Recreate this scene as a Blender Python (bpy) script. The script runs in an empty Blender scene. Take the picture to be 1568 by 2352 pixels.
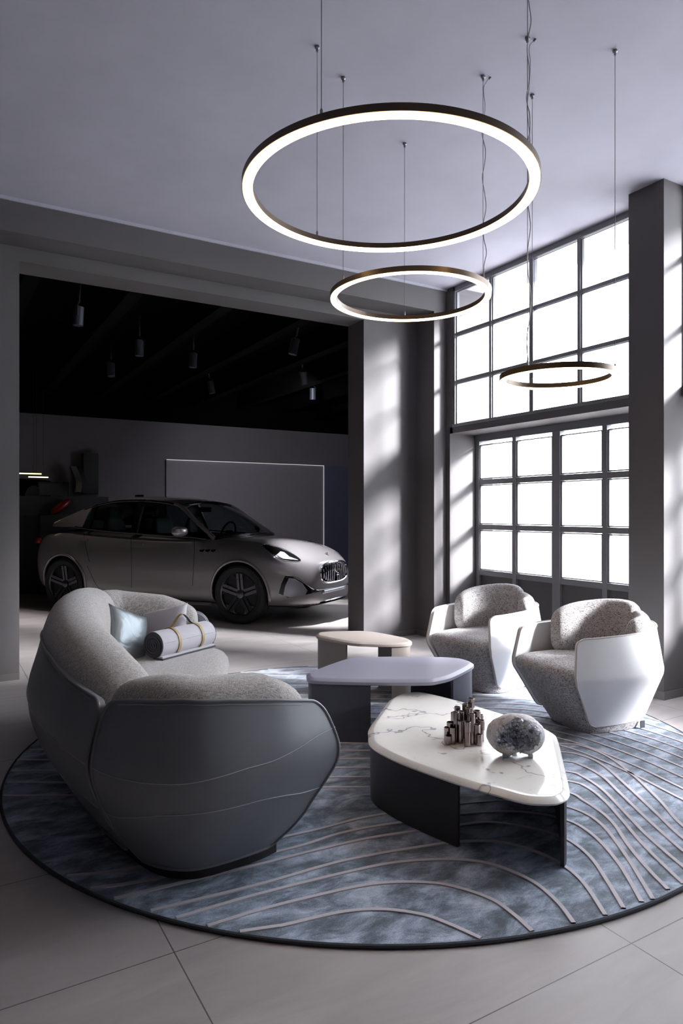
import bpy, bmesh, math, random
from mathutils import Vector, Matrix, noise
from mathutils.bvhtree import BVHTree
random.seed(7)
sc = bpy.context.scene
COL = sc.collection
# ------------------------------------------------------------------ camera
CH, FP, CX, CY = 1.42, 1568.0, 784.0, 1176.0
RX, RY, GX, GY = .8611, -.5084, .5084, .8611
def W(X, Z): return (RX*X+GX*Z, RY*X+GY*Z)
def floor_point(px, py, z=0.0):
    Z = (CH-z)*FP/(py-CY); x, y = W((px-CX)/FP*Z, Z); return (x, y, z)
cam = bpy.data.cameras.new('camera'); camo = bpy.data.objects.new('camera', cam); COL.objects.link(camo)
cam.sensor_fit = 'HORIZONTAL'; cam.sensor_width = 24; cam.lens = 24; cam.clip_end = 200
camo.location = (0, 0, CH); camo.rotation_euler = (math.pi/2, 0, -math.atan2(GX, GY))
sc.camera = camo
# ------------------------------------------------------------------ world, sun, exposure
wd = bpy.data.worlds.new('overcast_sky'); sc.world = wd; wd.use_nodes = True
bg = wd.node_tree.nodes['Background']; bg.inputs[0].default_value = (.86, .92, 1.0, 1); bg.inputs[1].default_value = 13.0
sun = bpy.data.lights.new('sun', 'SUN'); suno = bpy.data.objects.new('sun', sun); COL.objects.link(suno)
sun.energy = 28; sun.angle = math.radians(11); sun.color = (.94, .96, 1.0)
suno.rotation_euler = Vector((-.805, 1.0, -.50)).to_track_quat('-Z', 'Y').to_euler()
suno.location = (9, -4, 6)
sc.view_settings.view_transform = 'Standard'; sc.view_settings.look = 'None'
sc.view_settings.gamma = 1; sc.view_settings.use_curve_mapping = False
sc.view_settings.exposure = 0.15
sc.cycles.max_bounces = 8; sc.cycles.diffuse_bounces = 4; sc.cycles.glossy_bounces = 4
sc.cycles.transparent_max_bounces = 16; sc.cycles.sample_clamp_indirect = 6
sc.cycles.use_denoising = True
# ------------------------------------------------------------------ materials
def s2l(c): return tuple((x/255/12.92 if x/255 <= .04045 else ((x/255+.055)/1.055)**2.4) for x in c)+(1,)
class NM:
    def __init__(s, name):
        s.m = bpy.data.materials.new(name); s.m.use_nodes = True; s.t = s.m.node_tree; s.b = s.t.nodes['Principled BSDF']
    def n(s, ty, **k):
        nd = s.t.nodes.new(ty)
        for a, v in k.items():
            if a in nd.inputs: nd.inputs[a].default_value = v
            else: setattr(nd, a, v)
        return nd
    def l(s, a, b): s.t.links.new(a, b)
    def coord(s, scale=(1,1,1), kind='Object'):
        tc = s.n('ShaderNodeTexCoord'); mp = s.n('ShaderNodeMapping'); mp.inputs['Scale'].default_value = scale
        s.l(tc.outputs[kind], mp.inputs['Vector']); return mp.outputs['Vector']
    def noise(s, vec, scale, detail=3, rough=.5, dist=0):
        n = s.n('ShaderNodeTexNoise'); n.inputs['Scale'].default_value = scale; n.inputs['Detail'].default_value = detail
        n.inputs['Roughness'].default_value = rough; n.inputs['Distortion'].default_value = dist; s.l(vec, n.inputs['Vector']); return n.outputs['Fac']
    def ramp(s, fac, stops):
        r = s.n('ShaderNodeValToRGB'); el = r.color_ramp.elements
        while len(el) < len(stops): el.new(.5)
        for e, (p, c) in zip(el, stops): e.position = p; e.color = c if len(c) == 4 else tuple(c)+(1,)
        s.l(fac, r.inputs['Fac']); return r.outputs['Color']
    def bump(s, h, strength=.3, dist=.01):
        b = s.n('ShaderNodeBump'); b.inputs['Strength'].default_value = strength; b.inputs['Distance'].default_value = dist
        s.l(h, b.inputs['Height']); s.l(b.outputs['Normal'], s.b.inputs['Normal'])
    def set(s, **k):
        for a, v in k.items(): s.b.inputs[a.replace('_', ' ')].default_value = v
        return s
def flat(name, rgb, rough=.5, metal=0.0, **k):
    m = NM(name); m.set(Base_Color=s2l(rgb), Roughness=rough, Metallic=metal, **k); return m.m
def plaster(name, rgb, rough=.75):
    m = NM(name); v = m.coord(); a = m.noise(v, 1.3, 4, .6); c = s2l(rgb)
    m.l(m.ramp(a, [(.3, tuple(x*.93 for x in c[:3])), (.7, tuple(min(1, x*1.06) for x in c[:3]))]), m.b.inputs['Base Color'])
    m.set(Roughness=rough); m.bump(m.noise(v, 90, 2), .08, .004); return m.m
M = {}
M['wall'] = plaster('taupe_grey_wall_paint', (90, 86, 87))
M['wall_far'] = plaster('showroom_wall_paint', (100, 95, 102))
M['ceiling'] = plaster('pale_ceiling_paint', (178, 177, 190), .85)
M['black'] = plaster('black_paint', (8, 7, 8), 1.0); M['black'].node_tree.nodes['Principled BSDF'].inputs['Specular IOR Level'].default_value = .05
M['base'] = flat('baseboard_paint', (100, 96, 95), .5)
M['frame'] = flat('grey_window_frame_paint', (122, 121, 125), .45)
M['door_panel'] = flat('dark_grey_door_panel_paint', (82, 80, 82), .5)
m = NM('large_stone_floor_tiles'); tc = m.n('ShaderNodeTexCoord'); mp = m.n('ShaderNodeMapping'); mp.inputs['Location'].default_value = (-.655+1.309*10, -1.45+.72*20, 0)
m.l(tc.outputs['Object'], mp.inputs['Vector'])
br = m.n('ShaderNodeTexBrick'); br.offset = 0; br.squash = 1; m.l(mp.outputs['Vector'], br.inputs['Vector'])
for a, v in (('Scale', 1.0), ('Mortar Size', .0022), ('Mortar Smooth', .1), ('Brick Width', 1.309), ('Row Height', .72), ('Bias', 0)): br.inputs[a].default_value = v
v2 = m.coord((.7, 3.0, 1)); cl = m.noise(v2, 2.2, 6, .62, .6)
rc = m.ramp(cl, [(.25, s2l((158, 150, 149))), (.75, s2l((184, 176, 173)))])
mx = m.n('ShaderNodeMix', data_type='RGBA'); m.l(br.outputs['Fac'], mx.inputs[0]); m.l(rc, mx.inputs[6]); mx.inputs[7].default_value = s2l((92, 84, 82))
m.l(mx.outputs[2], m.b.inputs['Base Color']); m.set(Roughness=.42)
rr = m.ramp(cl, [(.3, (.36,)*3), (.7, (.5,)*3)]); m.l(rr, m.b.inputs['Roughness']); M['tiles'] = m.m
def glass(name, tint=(1, 1, 1), k=.1, rough=.02, body=0.0):
    m = NM(name); t = m.t; t.nodes.remove(m.b)
    tr = m.n('ShaderNodeBsdfTransparent'); tr.inputs[0].default_value = tint+(1,); gl = m.n('ShaderNodeBsdfGlossy'); gl.inputs['Roughness'].default_value = rough
    mi = m.n('ShaderNodeMixShader'); lw = m.n('ShaderNodeLayerWeight'); lw.inputs[0].default_value = .5
    pw = m.n('ShaderNodeMath', operation='POWER'); m.l(lw.outputs['Facing'], pw.inputs[0]); pw.inputs[1].default_value = 4
    fr = m.n('ShaderNodeMath', operation='MULTIPLY_ADD'); m.l(pw.outputs[0], fr.inputs[0]); fr.inputs[1].default_value = .6; fr.inputs[2].default_value = k*.35
    m.l(fr.outputs[0], mi.inputs[0]); m.l(tr.outputs[0], mi.inputs[1]); m.l(gl.outputs[0], mi.inputs[2])
    m.l(mi.outputs[0], t.nodes['Material Output'].inputs[0]); return m.m
M['glass'] = glass('clear_window_glass')
M['tint'] = glass('tinted_car_glass', (.22, .25, .26))
M['ws'] = glass('windscreen_glass', (.62, .68, .68))
# leather
m = NM('grey_leather'); v = m.coord(); m.set(Base_Color=s2l((124, 126, 132)), Roughness=.34, Specular_IOR_Level=.6)
m.bump(m.noise(v, 350, 2), .10, .002); M['leather'] = m.m
M['thread'] = flat('pale_stitching_thread', (176, 178, 184), .5)
def woven(name, c1, c2, c3, sx=1.0, bump=.35):
    m = NM(name); a = m.noise(m.coord((420*sx, 46, 420)), 1, 2); b = m.noise(m.coord((46, 420*sx, 60)), 1, 2); g = m.noise(m.coord(), 230, 3)
    ad = m.n('ShaderNodeMath', operation='ADD'); m.l(a, ad.inputs[0]); m.l(b, ad.inputs[1])
    a2 = m.n('ShaderNodeMath', operation='ADD'); m.l(ad.outputs[0], a2.inputs[0]); m.l(g, a2.inputs[1])
    dv = m.n('ShaderNodeMath', operation='DIVIDE'); m.l(a2.outputs[0], dv.inputs[0]); dv.inputs[1].default_value = 3
    m.l(m.ramp(dv.outputs[0], [(.38, s2l(c1)), (.5, s2l(c2)), (.62, s2l(c3))]), m.b.inputs['Base Color']); m.set(Roughness=.9, Sheen_Weight=.25)
    m.bump(dv.outputs[0], bump, .004); return m.m
M['tweed'] = woven('grey_tweed_upholstery', (104, 99, 97), (168, 163, 160), (206, 201, 198))
m = NM('textured_chenille_upholstery'); v = m.coord((1, 1, 1.5))
w = m.noise(v, 55, 2, .5, 2.4); g = m.noise(v, 150, 3)
ad = m.n('ShaderNodeMath', operation='MULTIPLY_ADD'); m.l(g, ad.inputs[0]); ad.inputs[1].default_value = .35; m.l(w, ad.inputs[2])
m.l(m.ramp(ad.outputs[0], [(.54, s2l((118, 113, 114))), (.64, s2l((166, 160, 160))), (.74, s2l((200, 195, 194)))]), m.b.inputs['Base Color'])
m.set(Roughness=.95, Sheen_Weight=.2); m.bump(ad.outputs[0], .7, .006); M['chenille'] = m.m
M['white'] = flat('white_lacquered_shell', (238, 237, 238), .38)
M['shell_edge'] = flat('warm_grey_shell_edge', (196, 188, 182), .45)
M['tag'] = flat('dark_label', (52, 54, 60), .6)
m = NM('white_veined_marble'); v = m.coord()
wv = m.n('ShaderNodeTexWave'); wv.wave_type = 'BANDS'; wv.bands_direction = 'DIAGONAL'
for a, x in (('Scale', .55), ('Distortion', 18), ('Detail', 5), ('Detail Scale', 1.6), ('Detail Roughness', .68)): wv.inputs[a].default_value = x
m.l(v, wv.inputs['Vector']); c1 = m.ramp(wv.outputs['Fac'], [(0, s2l((168, 164, 170))), (.004, s2l((210, 206, 208))), (.02, s2l((239, 236, 232))), (1, s2l((243, 240, 235)))])
c2 = m.ramp(m.noise(m.coord((1, 2.2, 1)), 9, 6, .7, 1.2), [(.26, s2l((205, 201, 203))), (.38, (1, 1, 1)), (1, (1, 1, 1))])
mx = m.n('ShaderNodeMix', data_type='RGBA', blend_type='MULTIPLY'); mx.inputs[0].default_value = .8; m.l(c1, mx.inputs[6]); m.l(c2, mx.inputs[7])
m.l(mx.outputs[2], m.b.inputs['Base Color']); m.set(Roughness=.16); M['marble'] = m.m
M['table_dark'] = flat('dark_bronze_metal_panel', (62, 60, 66), .5, .35)
M['table_blue'] = flat('blue_grey_lacquer', (150, 150, 166), .42)
M['table_blue_leg'] = flat('slate_lacquered_panel', (74, 74, 86), .42)
M['table_beige'] = flat('beige_lacquer', (176, 164, 156), .42)
m = NM('silky_blue_grey_rug_pile'); v = m.coord((1, 1, 1)); r0 = m.n('ShaderNodeMapping'); r0.inputs['Rotation'].default_value = (0, 0, math.radians(30)); r0.inputs['Scale'].default_value = (1.5, 2.7, 1)
m.l(v, r0.inputs['Vector']); big = m.noise(r0.outputs['Vector'], 3.3, 6, .68, .4); fine = m.noise(v, 240, 2)
md = m.n('ShaderNodeMath', operation='MULTIPLY_ADD'); m.l(fine, md.inputs[0]); md.inputs[1].default_value = .22; m.l(big, md.inputs[2])
m.l(m.ramp(md.outputs[0], [(.46, s2l((74, 82, 92))), (.56, s2l((106, 117, 132))), (.66, s2l((150, 162, 182))), (.78, s2l((200, 209, 224)))]), m.b.inputs['Base Color'])
m.set(Roughness=.75, Sheen_Weight=.5, Sheen_Roughness=.35); m.bump(md.outputs[0], .5, .006); M['rug'] = m.m
m = NM('raised_mauve_grey_rug_line'); m.set(Base_Color=s2l((204, 196, 202)), Roughness=.9, Sheen_Weight=.3); m.bump(m.noise(m.coord(), 300, 2), .5, .004); M['rug_line'] = m.m
M['rug_edge'] = flat('dark_rug_binding', (70, 74, 80), .95)
M['gun'] = flat('polished_gunmetal', (150, 138, 136), .16, 1.0)
M['gun_in'] = flat('dark_tube_inside', (30, 28, 30), .5, .6)
M['crystal'] = None
def emis(name, rgb, st):
    m = NM(name); m.set(Base_Color=s2l(rgb), Emission_Color=s2l(rgb), Emission_Strength=st, Roughness=.5); return m.m
M['led'] = emis('warm_led_diffuser', (255, 220, 162), 8.0)
M['led_strip'] = emis('dim_led_strip', (210, 206, 214), .55)
M['led_far'] = emis('far_linear_lamp', (255, 240, 190), 1.6)
M['bronze'] = flat('dark_bronze_ring', (98, 84, 72), .4, .7)
M['steel'] = flat('steel_fitting', (130, 130, 134), .3, 1.0)
M['wire'] = flat('thin_steel_wire', (110, 110, 114), .5, .5)
M['cable'] = flat('translucent_power_cable', (190, 190, 194), .5)
# ------------------------------------------------------------------ mesh helpers
def link(name, vs, fs, mat=None, parent=None, smooth=True, mats=None, fm=None, angle=None):
    me = bpy.data.meshes.new(name); me.from_pydata([tuple(v) for v in vs], [], fs); me.update()
    for k in (mats or [mat]):
        if k is not None: me.materials.append(k)
    if fm: me.polygons.foreach_set('material_index', fm)
    bm = bmesh.new(); bm.from_mesh(me); bmesh.ops.recalc_face_normals(bm, faces=bm.faces)
    if angle is not None:
        for e in bm.edges:
            if len(e.link_faces) == 2 and e.calc_face_angle(0) > math.radians(angle): e.smooth = False
    bm.to_mesh(me); bm.free()
    if smooth: me.polygons.foreach_set('use_smooth', [True]*len(me.polygons))
    o = bpy.data.objects.new(name, me); COL.objects.link(o)
    if parent: o.parent = parent
    return o
class MB:
    """collects shapes of one part"""
    def __init__(s): s.v = []; s.f = []; s.m = []
    def add(s, vs, fs, mi=0):
        b = len(s.v); s.v += [tuple(v) for v in vs]; s.f += [tuple(i+b for i in f) for f in fs]; s.m += [mi]*len(fs); return s
    def box(s, x0, x1, y0, y1, z0, z1, mi=0):
        vs = [(x, y, z) for x in (x0, x1) for y in (y0, y1) for z in (z0, z1)]
        return s.add(vs, [(0, 1, 3, 2), (4, 6, 7, 5), (0, 4, 5, 1), (2, 3, 7, 6), (0, 2, 6, 4), (1, 5, 7, 3)], mi)
    def tube(s, pts, r, n=8, closed=False, mi=0, cap=True):
        pts = [Vector(p) for p in pts]; N = len(pts); vs = []; fs = []; up = None
        for i, p in enumerate(pts):
            a = pts[(i-1) % N] if (i > 0 or closed) else p; b = pts[(i+1) % N] if (i < N-1 or closed) else p
            t = (b-a).normalized() if (b-a).length > 1e-9 else Vector((0, 0, 1))
            if up is None: up = Vector((0, 0, 1)) if abs(t.z) < .9 else Vector((1, 0, 0))
            u = t.cross(up).normalized(); w = u.cross(t).normalized(); up = w
            rr = r[i] if isinstance(r, (list, tuple)) else r
            vs += [p+(u*math.cos(2*math.pi*k/n)+w*math.sin(2*math.pi*k/n))*rr for k in range(n)]
        for i in range(N if closed else N-1):
            j = (i+1) % N
            fs += [(i*n+k, i*n+(k+1) % n, j*n+(k+1) % n, j*n+k) for k in range(n)]
        if cap and not closed: fs += [tuple(range(n)), tuple(range((N-1)*n, N*n))]
        return s.add(vs, fs, mi)
    def lathe(s, prof, n=32, axis='z', c=(0, 0, 0), mi=0, closed=False):
        vs = []
        for (r, h) in prof:
            for k in range(n):
                a = 2*math.pi*k/n; p = (r*math.cos(a), r*math.sin(a), h)
                if axis == 'y': p = (p[0], p[2], p[1])
                if axis == 'x': p = (p[2], p[0], p[1])
                vs.append((p[0]+c[0], p[1]+c[1], p[2]+c[2]))
        L = len(prof); fs = []
        for i in range(L if closed else L-1):
            j = (i+1) % L; fs += [(i*n+k, i*n+(k+1) % n, j*n+(k+1) % n, j*n+k) for k in range(n)]
        if not closed: fs += [tuple(range(n)), tuple(range((L-1)*n, L*n))]
        return s.add(vs, fs, mi)
    def build(s, name, mat=None, parent=None, smooth=True, mats=None, angle=35):
        return link(name, s.v, s.f, mat, parent, smooth, mats, s.m if mats else None, angle)
def grid(fn, nu, nv, closeu=False):
    vs = [fn(i/(nu if closeu else nu-1), j/(nv-1)) for i in range(nu) for j in range(nv)]
    fs = [(i*nv+j, ((i+1) % nu)*nv+j, ((i+1) % nu)*nv+j+1, i*nv+j+1) for i in range(nu if closeu else nu-1) for j in range(nv-1)]
    return vs, fs
def thick(vs, fs, t, ref=None):
    """turn an open surface into a closed shell of thickness t, growing towards the ref point"""
    me = bpy.data.meshes.new('tmp'); me.from_pydata([tuple(v) for v in vs], [], fs)
    bm = bmesh.new(); bm.from_mesh(me); bmesh.ops.recalc_face_normals(bm, faces=bm.faces); bm.normal_update()
    ref = Vector(ref) if ref is not None else sum((v.co for v in bm.verts), Vector())/len(bm.verts)
    sg = 1 if sum(f.normal.dot(f.calc_center_median()-ref)*f.calc_area() for f in bm.faces) > 0 else -1
    t = abs(t); v = [x.co.copy() for x in bm.verts]; n = len(v); v += [x.co-x.normal*sg*t for x in bm.verts]
    f = [tuple(y.index for y in x.verts) for x in bm.faces]; f += [tuple(k+n for k in x) for x in f]
    f += [(e.verts[0].index, e.verts[1].index, e.verts[1].index+n, e.verts[0].index+n) for e in bm.edges if len(e.link_faces) == 1]
    bm.free(); bpy.data.meshes.remove(me); return v, f
def cat(pts, n, closed=False):
    P = [Vector(p) for p in pts]; N = len(P); out = []
    segs = N if closed else N-1
    for i in range(n):
        t = i/(n if closed else n-1)*segs; k = min(int(t), segs-1); f = t-k
        g = lambda q: P[q % N] if closed else P[max(0, min(N-1, q))]
        a, b, c, d = g(k-1), g(k), g(k+1), g(k+2)
        out.append(.5*((2*b)+(c-a)*f+(2*a-5*b+4*c-d)*f*f+(3*b-a-3*c+d)*f**3))
    return out
def resample(pts, n):
    L = [0]
    for a, b in zip(pts, pts[1:]): L.append(L[-1]+(b-a).length)
    out = []; k = 0
    for i in range(n):
        t = L[-1]*i/(n-1)
        while k < len(L)-2 and L[k+1] < t: k += 1
        f = (t-L[k])/max(1e-9, L[k+1]-L[k]); out.append(pts[k].lerp(pts[k+1], min(1, max(0, f))))
    return out, L[-1]
def interp(tab, x):
    if x <= tab[0][0]: return tab[0][1]
    for (a, p), (b, q) in zip(tab, tab[1:]):
        if x <= b:
            f = (x-a)/(b-a); f = f*f*(3-2*f) if len(tab) > 2 else f; return p+(q-p)*f
    return tab[-1][1]
def lerp_tab(tab, x):
    if x <= tab[0][0]: return tab[0][1]
    for (a, p), (b, q) in zip(tab, tab[1:]):
        if x <= b: return p+(q-p)*(x-a)/(b-a)
    return tab[-1][1]
def slab(outline, prof, closed_top=True):
    """outline: CCW 2-D closed polygon; prof: [(inset, z)...] bottom to top"""
    P = [Vector(p[:2]) for p in outline]; N = len(P)
    ar = sum(P[i].x*P[(i+1) % N].y-P[(i+1) % N].x*P[i].y for i in range(N))
    if ar < 0: P.reverse()
    nr = []
    for i in range(N):
        a = (P[i]-P[i-1]).normalized(); b = (P[(i+1) % N]-P[i]).normalized(); t = (a+b).normalized(); nr.append(Vector((t.y, -t.x)))
    vs = []
    for ins, z in prof: vs += [(P[i].x-nr[i].x*ins, P[i].y-nr[i].y*ins, z) for i in range(N)]
    fs = []
    for k in range(len(prof)-1): fs += [(k*N+i, k*N+(i+1) % N, (k+1)*N+(i+1) % N, (k+1)*N+i) for i in range(N)]
    fs += [tuple(range(N)), tuple(range((len(prof)-1)*N, len(prof)*N))]
    return vs, fs
def pad(fn, n=36, m=20, p=5, q=3.2):
    """closed cushion: fn(w in -1..1)-> (centre, side_dir, half_side, half_up); rounded ends"""
    vs = []
    ws = [-math.cos(math.pi*i/(n-1)) for i in range(n)]
    for w in ws:
        c, d, a, h = fn(w); e = max(0.02, (1-abs(w)**p))**(1/p) if abs(w) < 1 else .02
        c = Vector(c); d = Vector(d)
        for k in range(m):
            t = 2*math.pi*k/m; ct, st = math.cos(t), math.sin(t)
            x = math.copysign(abs(ct)**(2/q), ct); z = math.copysign(abs(st)**(2/q), st)
            vs.append(c+d*(x*a*e)+Vector((0, 0, z*h*e)))
    fs = [(i*m+k, i*m+(k+1) % m, (i+1)*m+(k+1) % m, (i+1)*m+k) for i in range(n-1) for k in range(m)]
    fs += [tuple(range(m)), tuple(range((n-1)*m, n*m))]
    return vs, fs
def tag(o, label=None, cat_=None, group=None, kind=None):
    if label: o['label'] = label
    if cat_: o['category'] = cat_
    if group: o['group'] = group
    if kind: o['kind'] = kind
    return o
def empty(name, loc, rz=0, label=None, cat_=None, group=None):
    o = bpy.data.objects.new(name, None); COL.objects.link(o); o.location = loc; o.rotation_euler = (0, 0, rz); o.empty_display_size = .1
    return tag(o, label, cat_, group)
def copy_tree(o, parent=None):
    c = o.copy(); COL.objects.link(c); c.parent = parent
    for ch in list(o.children): copy_tree(ch, c)
    return c
def struct(name, mb, mat, parent=None, smooth=False, **k):
    o = mb.build(name, mat, parent, smooth, **k)
    if not parent: o['kind'] = 'structure'
    return o
# ------------------------------------------------------------------ room shell
CE = 3.941
XW, XL = 4.957, 5.338       # window wall face, recessed lower window plane
YB, YB2 = 6.38, 6.715       # back wall
struct('floor', MB().box(-6, 9, -4, 15, -.2, 0), M['tiles'])
struct('ceiling', MB().box(-6, 5.6, -4, YB2, CE, CE+.25), M['ceiling'])
struct('wall_back', MB().box(-6, .592, YB, YB2, 0, CE).box(4.053, 5.6, YB, YB2, 0, CE).box(.592, 4.053, YB, YB2, 3.55, CE), M['wall'])
struct('trim_1', MB().box(-6, XW, 6.057, YB, 3.67, CE), M['wall'])
struct('trim_0', MB().box(-6, XW, 6.04, 6.057, 3.915, CE), M['ceiling'])
struct('wall_corner', MB().box(4.78, XW, 6.057, YB, 0, 3.67).box(XW, 5.6, 5.997, YB, 0, 2.30).box(XW, 5.6, 5.95, YB, 2.30, CE), M['wall'])
piers = [(3.204, 3.51), (.44, .75), (-2.35, -2.04)]
struct('wall_right', MB().box(4.719, 5.6, *piers[0], 0, CE).box(4.719, 5.6, *piers[1], 0, CE).box(4.719, 5.6, -4, piers[2][1], 0, CE).box(XW, 5.6, -2.04, .44, 2.30, CE).box(XW, 5.6, -2.04, -.77, 0, 2.30), M['wall'])  # unseen third bay mostly walled up to keep sun off the sofa
M['wall_dark'] = plaster('shade_deepening_wall_paint', (52, 49, 50))  # unseen walls painted darker to deepen the shade on the room's left
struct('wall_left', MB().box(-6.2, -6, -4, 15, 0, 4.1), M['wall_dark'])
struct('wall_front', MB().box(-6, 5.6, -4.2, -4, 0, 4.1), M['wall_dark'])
bb = MB().box(-6, .592, YB-.012, YB, 0, .06).box(4.053, 4.78, YB-.012, YB, 0, .06).box(4.041, 4.053, YB, YB2, 0, .06).box(4.768, 4.78, 6.045, YB-.012, 0, .06).box(4.768, XW, 6.045, 6.057, 0, .06)
struct('baseboard_back', bb, M['base'])
bb = MB()
for a, b in piers[:2]: bb.box(4.707, 4.719, a-.012, b+.012, 0, .06).box(4.719, 5.3, a-.012, a, 0, .06).box(4.719, 5.3, b, b+.012, 0, .06)
struct('baseboard_right', bb, M['base'])
# windows ---------------------------------------------------------
def upper_window(idx, y1, n=4, w=.573):
    ys = [y1-i*w for i in range(n+1)]; x0, x1 = XW+.01, XW+.075; f = MB()
    zs = [2.385, 2.872, 3.404, 3.895]
    f.box(x0, x1, ys[-1]-.14, ys[-1]+.012, 2.37, CE).box(x0, x1, ys[0]-.012, ys[0]+.02, 2.37, CE)
    f.box(x0, x1, ys[-1]-.14, ys[0]+.02, 3.885, CE).box(x0-.012, x1, ys[-1]-.14, ys[0]+.02, 2.37, 2.40)
    for i, y in enumerate(ys[1:-1]):
        h = .026 if i == 1 else .016; f.box(x0+.005, x1-.005, y-h, y+h, 2.37, 3.9)
    for z in zs[1:3]: f.box(x0+.008, x1-.008, ys[-1], ys[0], z-.014, z+.014)
    # narrow glazing beads
    for i in range(n):
        for j in range(3):
            a, b, c, d = ys[i+1]+.02, ys[i]-.02, zs[j]+.018, zs[j+1]-.018
            f.box(x0+.02, x1-.02, a, a+.008, c, d).box(x0+.02, x1-.02, b-.008, b, c, d).box(x0+.02, x1-.02, a, b, c, c+.006).box(x0+.02, x1-.02, a, b, d-.006, d)
    o = struct('window_%d' % idx, f, M['frame']); o['kind'] = 'structure'
    g = MB().box(x0+.03, x0+.036, ys[-1], ys[0], 2.39, 3.89).build('window_pane', M['glass'], o, False); return o
def lower_window(idx, y1, n=4, w=.58):
    ys = [y1-i*w for i in range(n+1)]; x0, x1 = XL, XL+.07; f = MB(); p = MB()
    f.box(x0-.01, x1, ys[-1]-.3, y1+.06, 2.225, 2.31)
    zs = [.73, 1.25, 1.765, 2.225]
    for i, y in enumerate(ys):
        h = (.05 if i == 2 else .026) if 0 < i < n else .03; f.box(x0, x1, y-h, y+h, 0, 2.26)
    for z in zs[:3]: f.box(x0+.004, x1, ys[-1], ys[0], z-.03, z+.026)
    f.box(x0, x1, ys[-1], ys[0], 0, .12)
    for i in range(n):
        hL = .05 if i+1 == 2 else .026; hR = .05 if i == 2 else .026
        for j in range(3):
            a, b, c, d = ys[i+1]+hL+.006, ys[i]-hR-.006, zs[j]+.032, zs[j+1]-.036
            f.box(x0+.012, x1-.01, a, a+.012, c, d).box(x0+.012, x1-.01, b-.012, b, c, d).box(x0+.012, x1-.01, a, b, c, c+.01).box(x0+.012, x1-.01, a, b, d-.01, d)
        p.box(x0+.03, x0+.05, ys[i+1]+hL, ys[i]-hR, .1, .71)
    o = struct('window_%d' % idx, f, M['frame'])
    p.build('door_panel', M['door_panel'], o, False)
    MB().box(x0+.03, x0+.036, ys[-1], ys[0], .72, 2.24).build('window_pane', M['glass'], o, False); return o
upper_window(1, 5.935); lower_window(2, 5.968)
upper_window(3, 3.18); lower_window(4, 3.18)
lower_window(6, .42, 2)  # unseen half window, added and sized to light the sofa's near side
led = MB()
for a, b in ((3.51, 5.997), (.75, 3.204)):
    led.box(XW, XL+.09, a, b, 2.302, 2.37)
struct('trim_2', led, M['wall'])
# outside
struct('ground', MB().box(5.6, 60, -40, 60, -.35, -.2), plaster('pale_paving', (226, 226, 224)))
struct('wall_outside', MB().box(15, 15.3, -10, 7.4, -.12, 1.1), plaster('pale_outer_wall', (206, 210, 214)))
# showroom beyond the opening
SW0, SW1 = .17, .25
YF = 13.6
struct('wall_showroom', MB().box(-6, 9, YF, YF+.2, 0, 3.22), M['wall_far'])
struct('wall_showroom_top', MB().box(-6, 9, YF-.02, YF+.2, 3.22, 4.1), M['black'])
sw = MB(); S0, S1 = Vector((5.6, YB2)), Vector((8.9, YF+.2)); SN = Vector((.9, -.43))
def side_block(mb, t0, t1, z0, z1, w=.15, o=0):
    a, b = S0.lerp(S1, t0), S0.lerp(S1, t1); q = [a+SN*o, b+SN*o, b+SN*(w+o), a+SN*(w+o)]
    mb.add([(p.x, p.y, z0) for p in q]+[(p.x, p.y, z1) for p in q], [(0, 1, 2, 3), (4, 5, 6, 7)]+[(i, (i+1) % 4, 4+(i+1) % 4, 4+i) for i in range(4)])
side_block(sw, 0, SW0, 0, 4.1); side_block(sw, SW1, 1, 0, 4.1); side_block(sw, SW0, SW1, 0, .5); side_block(sw, SW0, SW1, 2.5, 4.1)
sg_ = MB(); side_block(sg_, SW0, SW1, .5, .56, .08, .03); side_block(sg_, SW0, SW1, 2.44, 2.5, .08, .03); side_block(sg_, (SW0+SW1)/2-.004, (SW0+SW1)/2+.004, .5, 2.5, .08, .03)
sg_o = struct('window_7', sg_, M['frame']); q_ = MB(); side_block(q_, SW0, SW1, .56, 2.44, .006, .06); q_.build('window_pane', M['glass'], sg_o, False)  # unseen side window added to bring daylight onto the car and far wall
struct('wall_showroom_side', sw, M['wall_far'])
rf = MB(); q = [(-6, YB2), (5.6, YB2), (9, YF+.2), (-6, YF+.2)]
rf.add([(x, y, 3.95) for x, y in q]+[(x, y, 4.1) for x, y in q], [(0, 1, 2, 3), (4, 5, 6, 7)]+[(i, (i+1) % 4, 4+(i+1) % 4, 4+i) for i in range(4)])
struct('ceiling_showroom', rf, M['black'])
M['beam'] = flat('black_beam_paint', (7, 6, 6), 1.0, 0, Specular_IOR_Level=.08)
for x in (-.2, .75, 1.7, 2.65, 3.6, 4.55, 5.5, 6.45, 7.4):
    tag(struct('trim_%d' % (3+int((x+.3)/.95)), MB().box(x-.05, x+.05, max(YB2, 6.9+(x-5.6)*2.1), YF, 3.62, 3.95).box(x-.07, x+.07, max(YB2, 6.9+(x-5.6)*2.1), YF, 3.60, 3.62), M['beam']), kind='structure')
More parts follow.
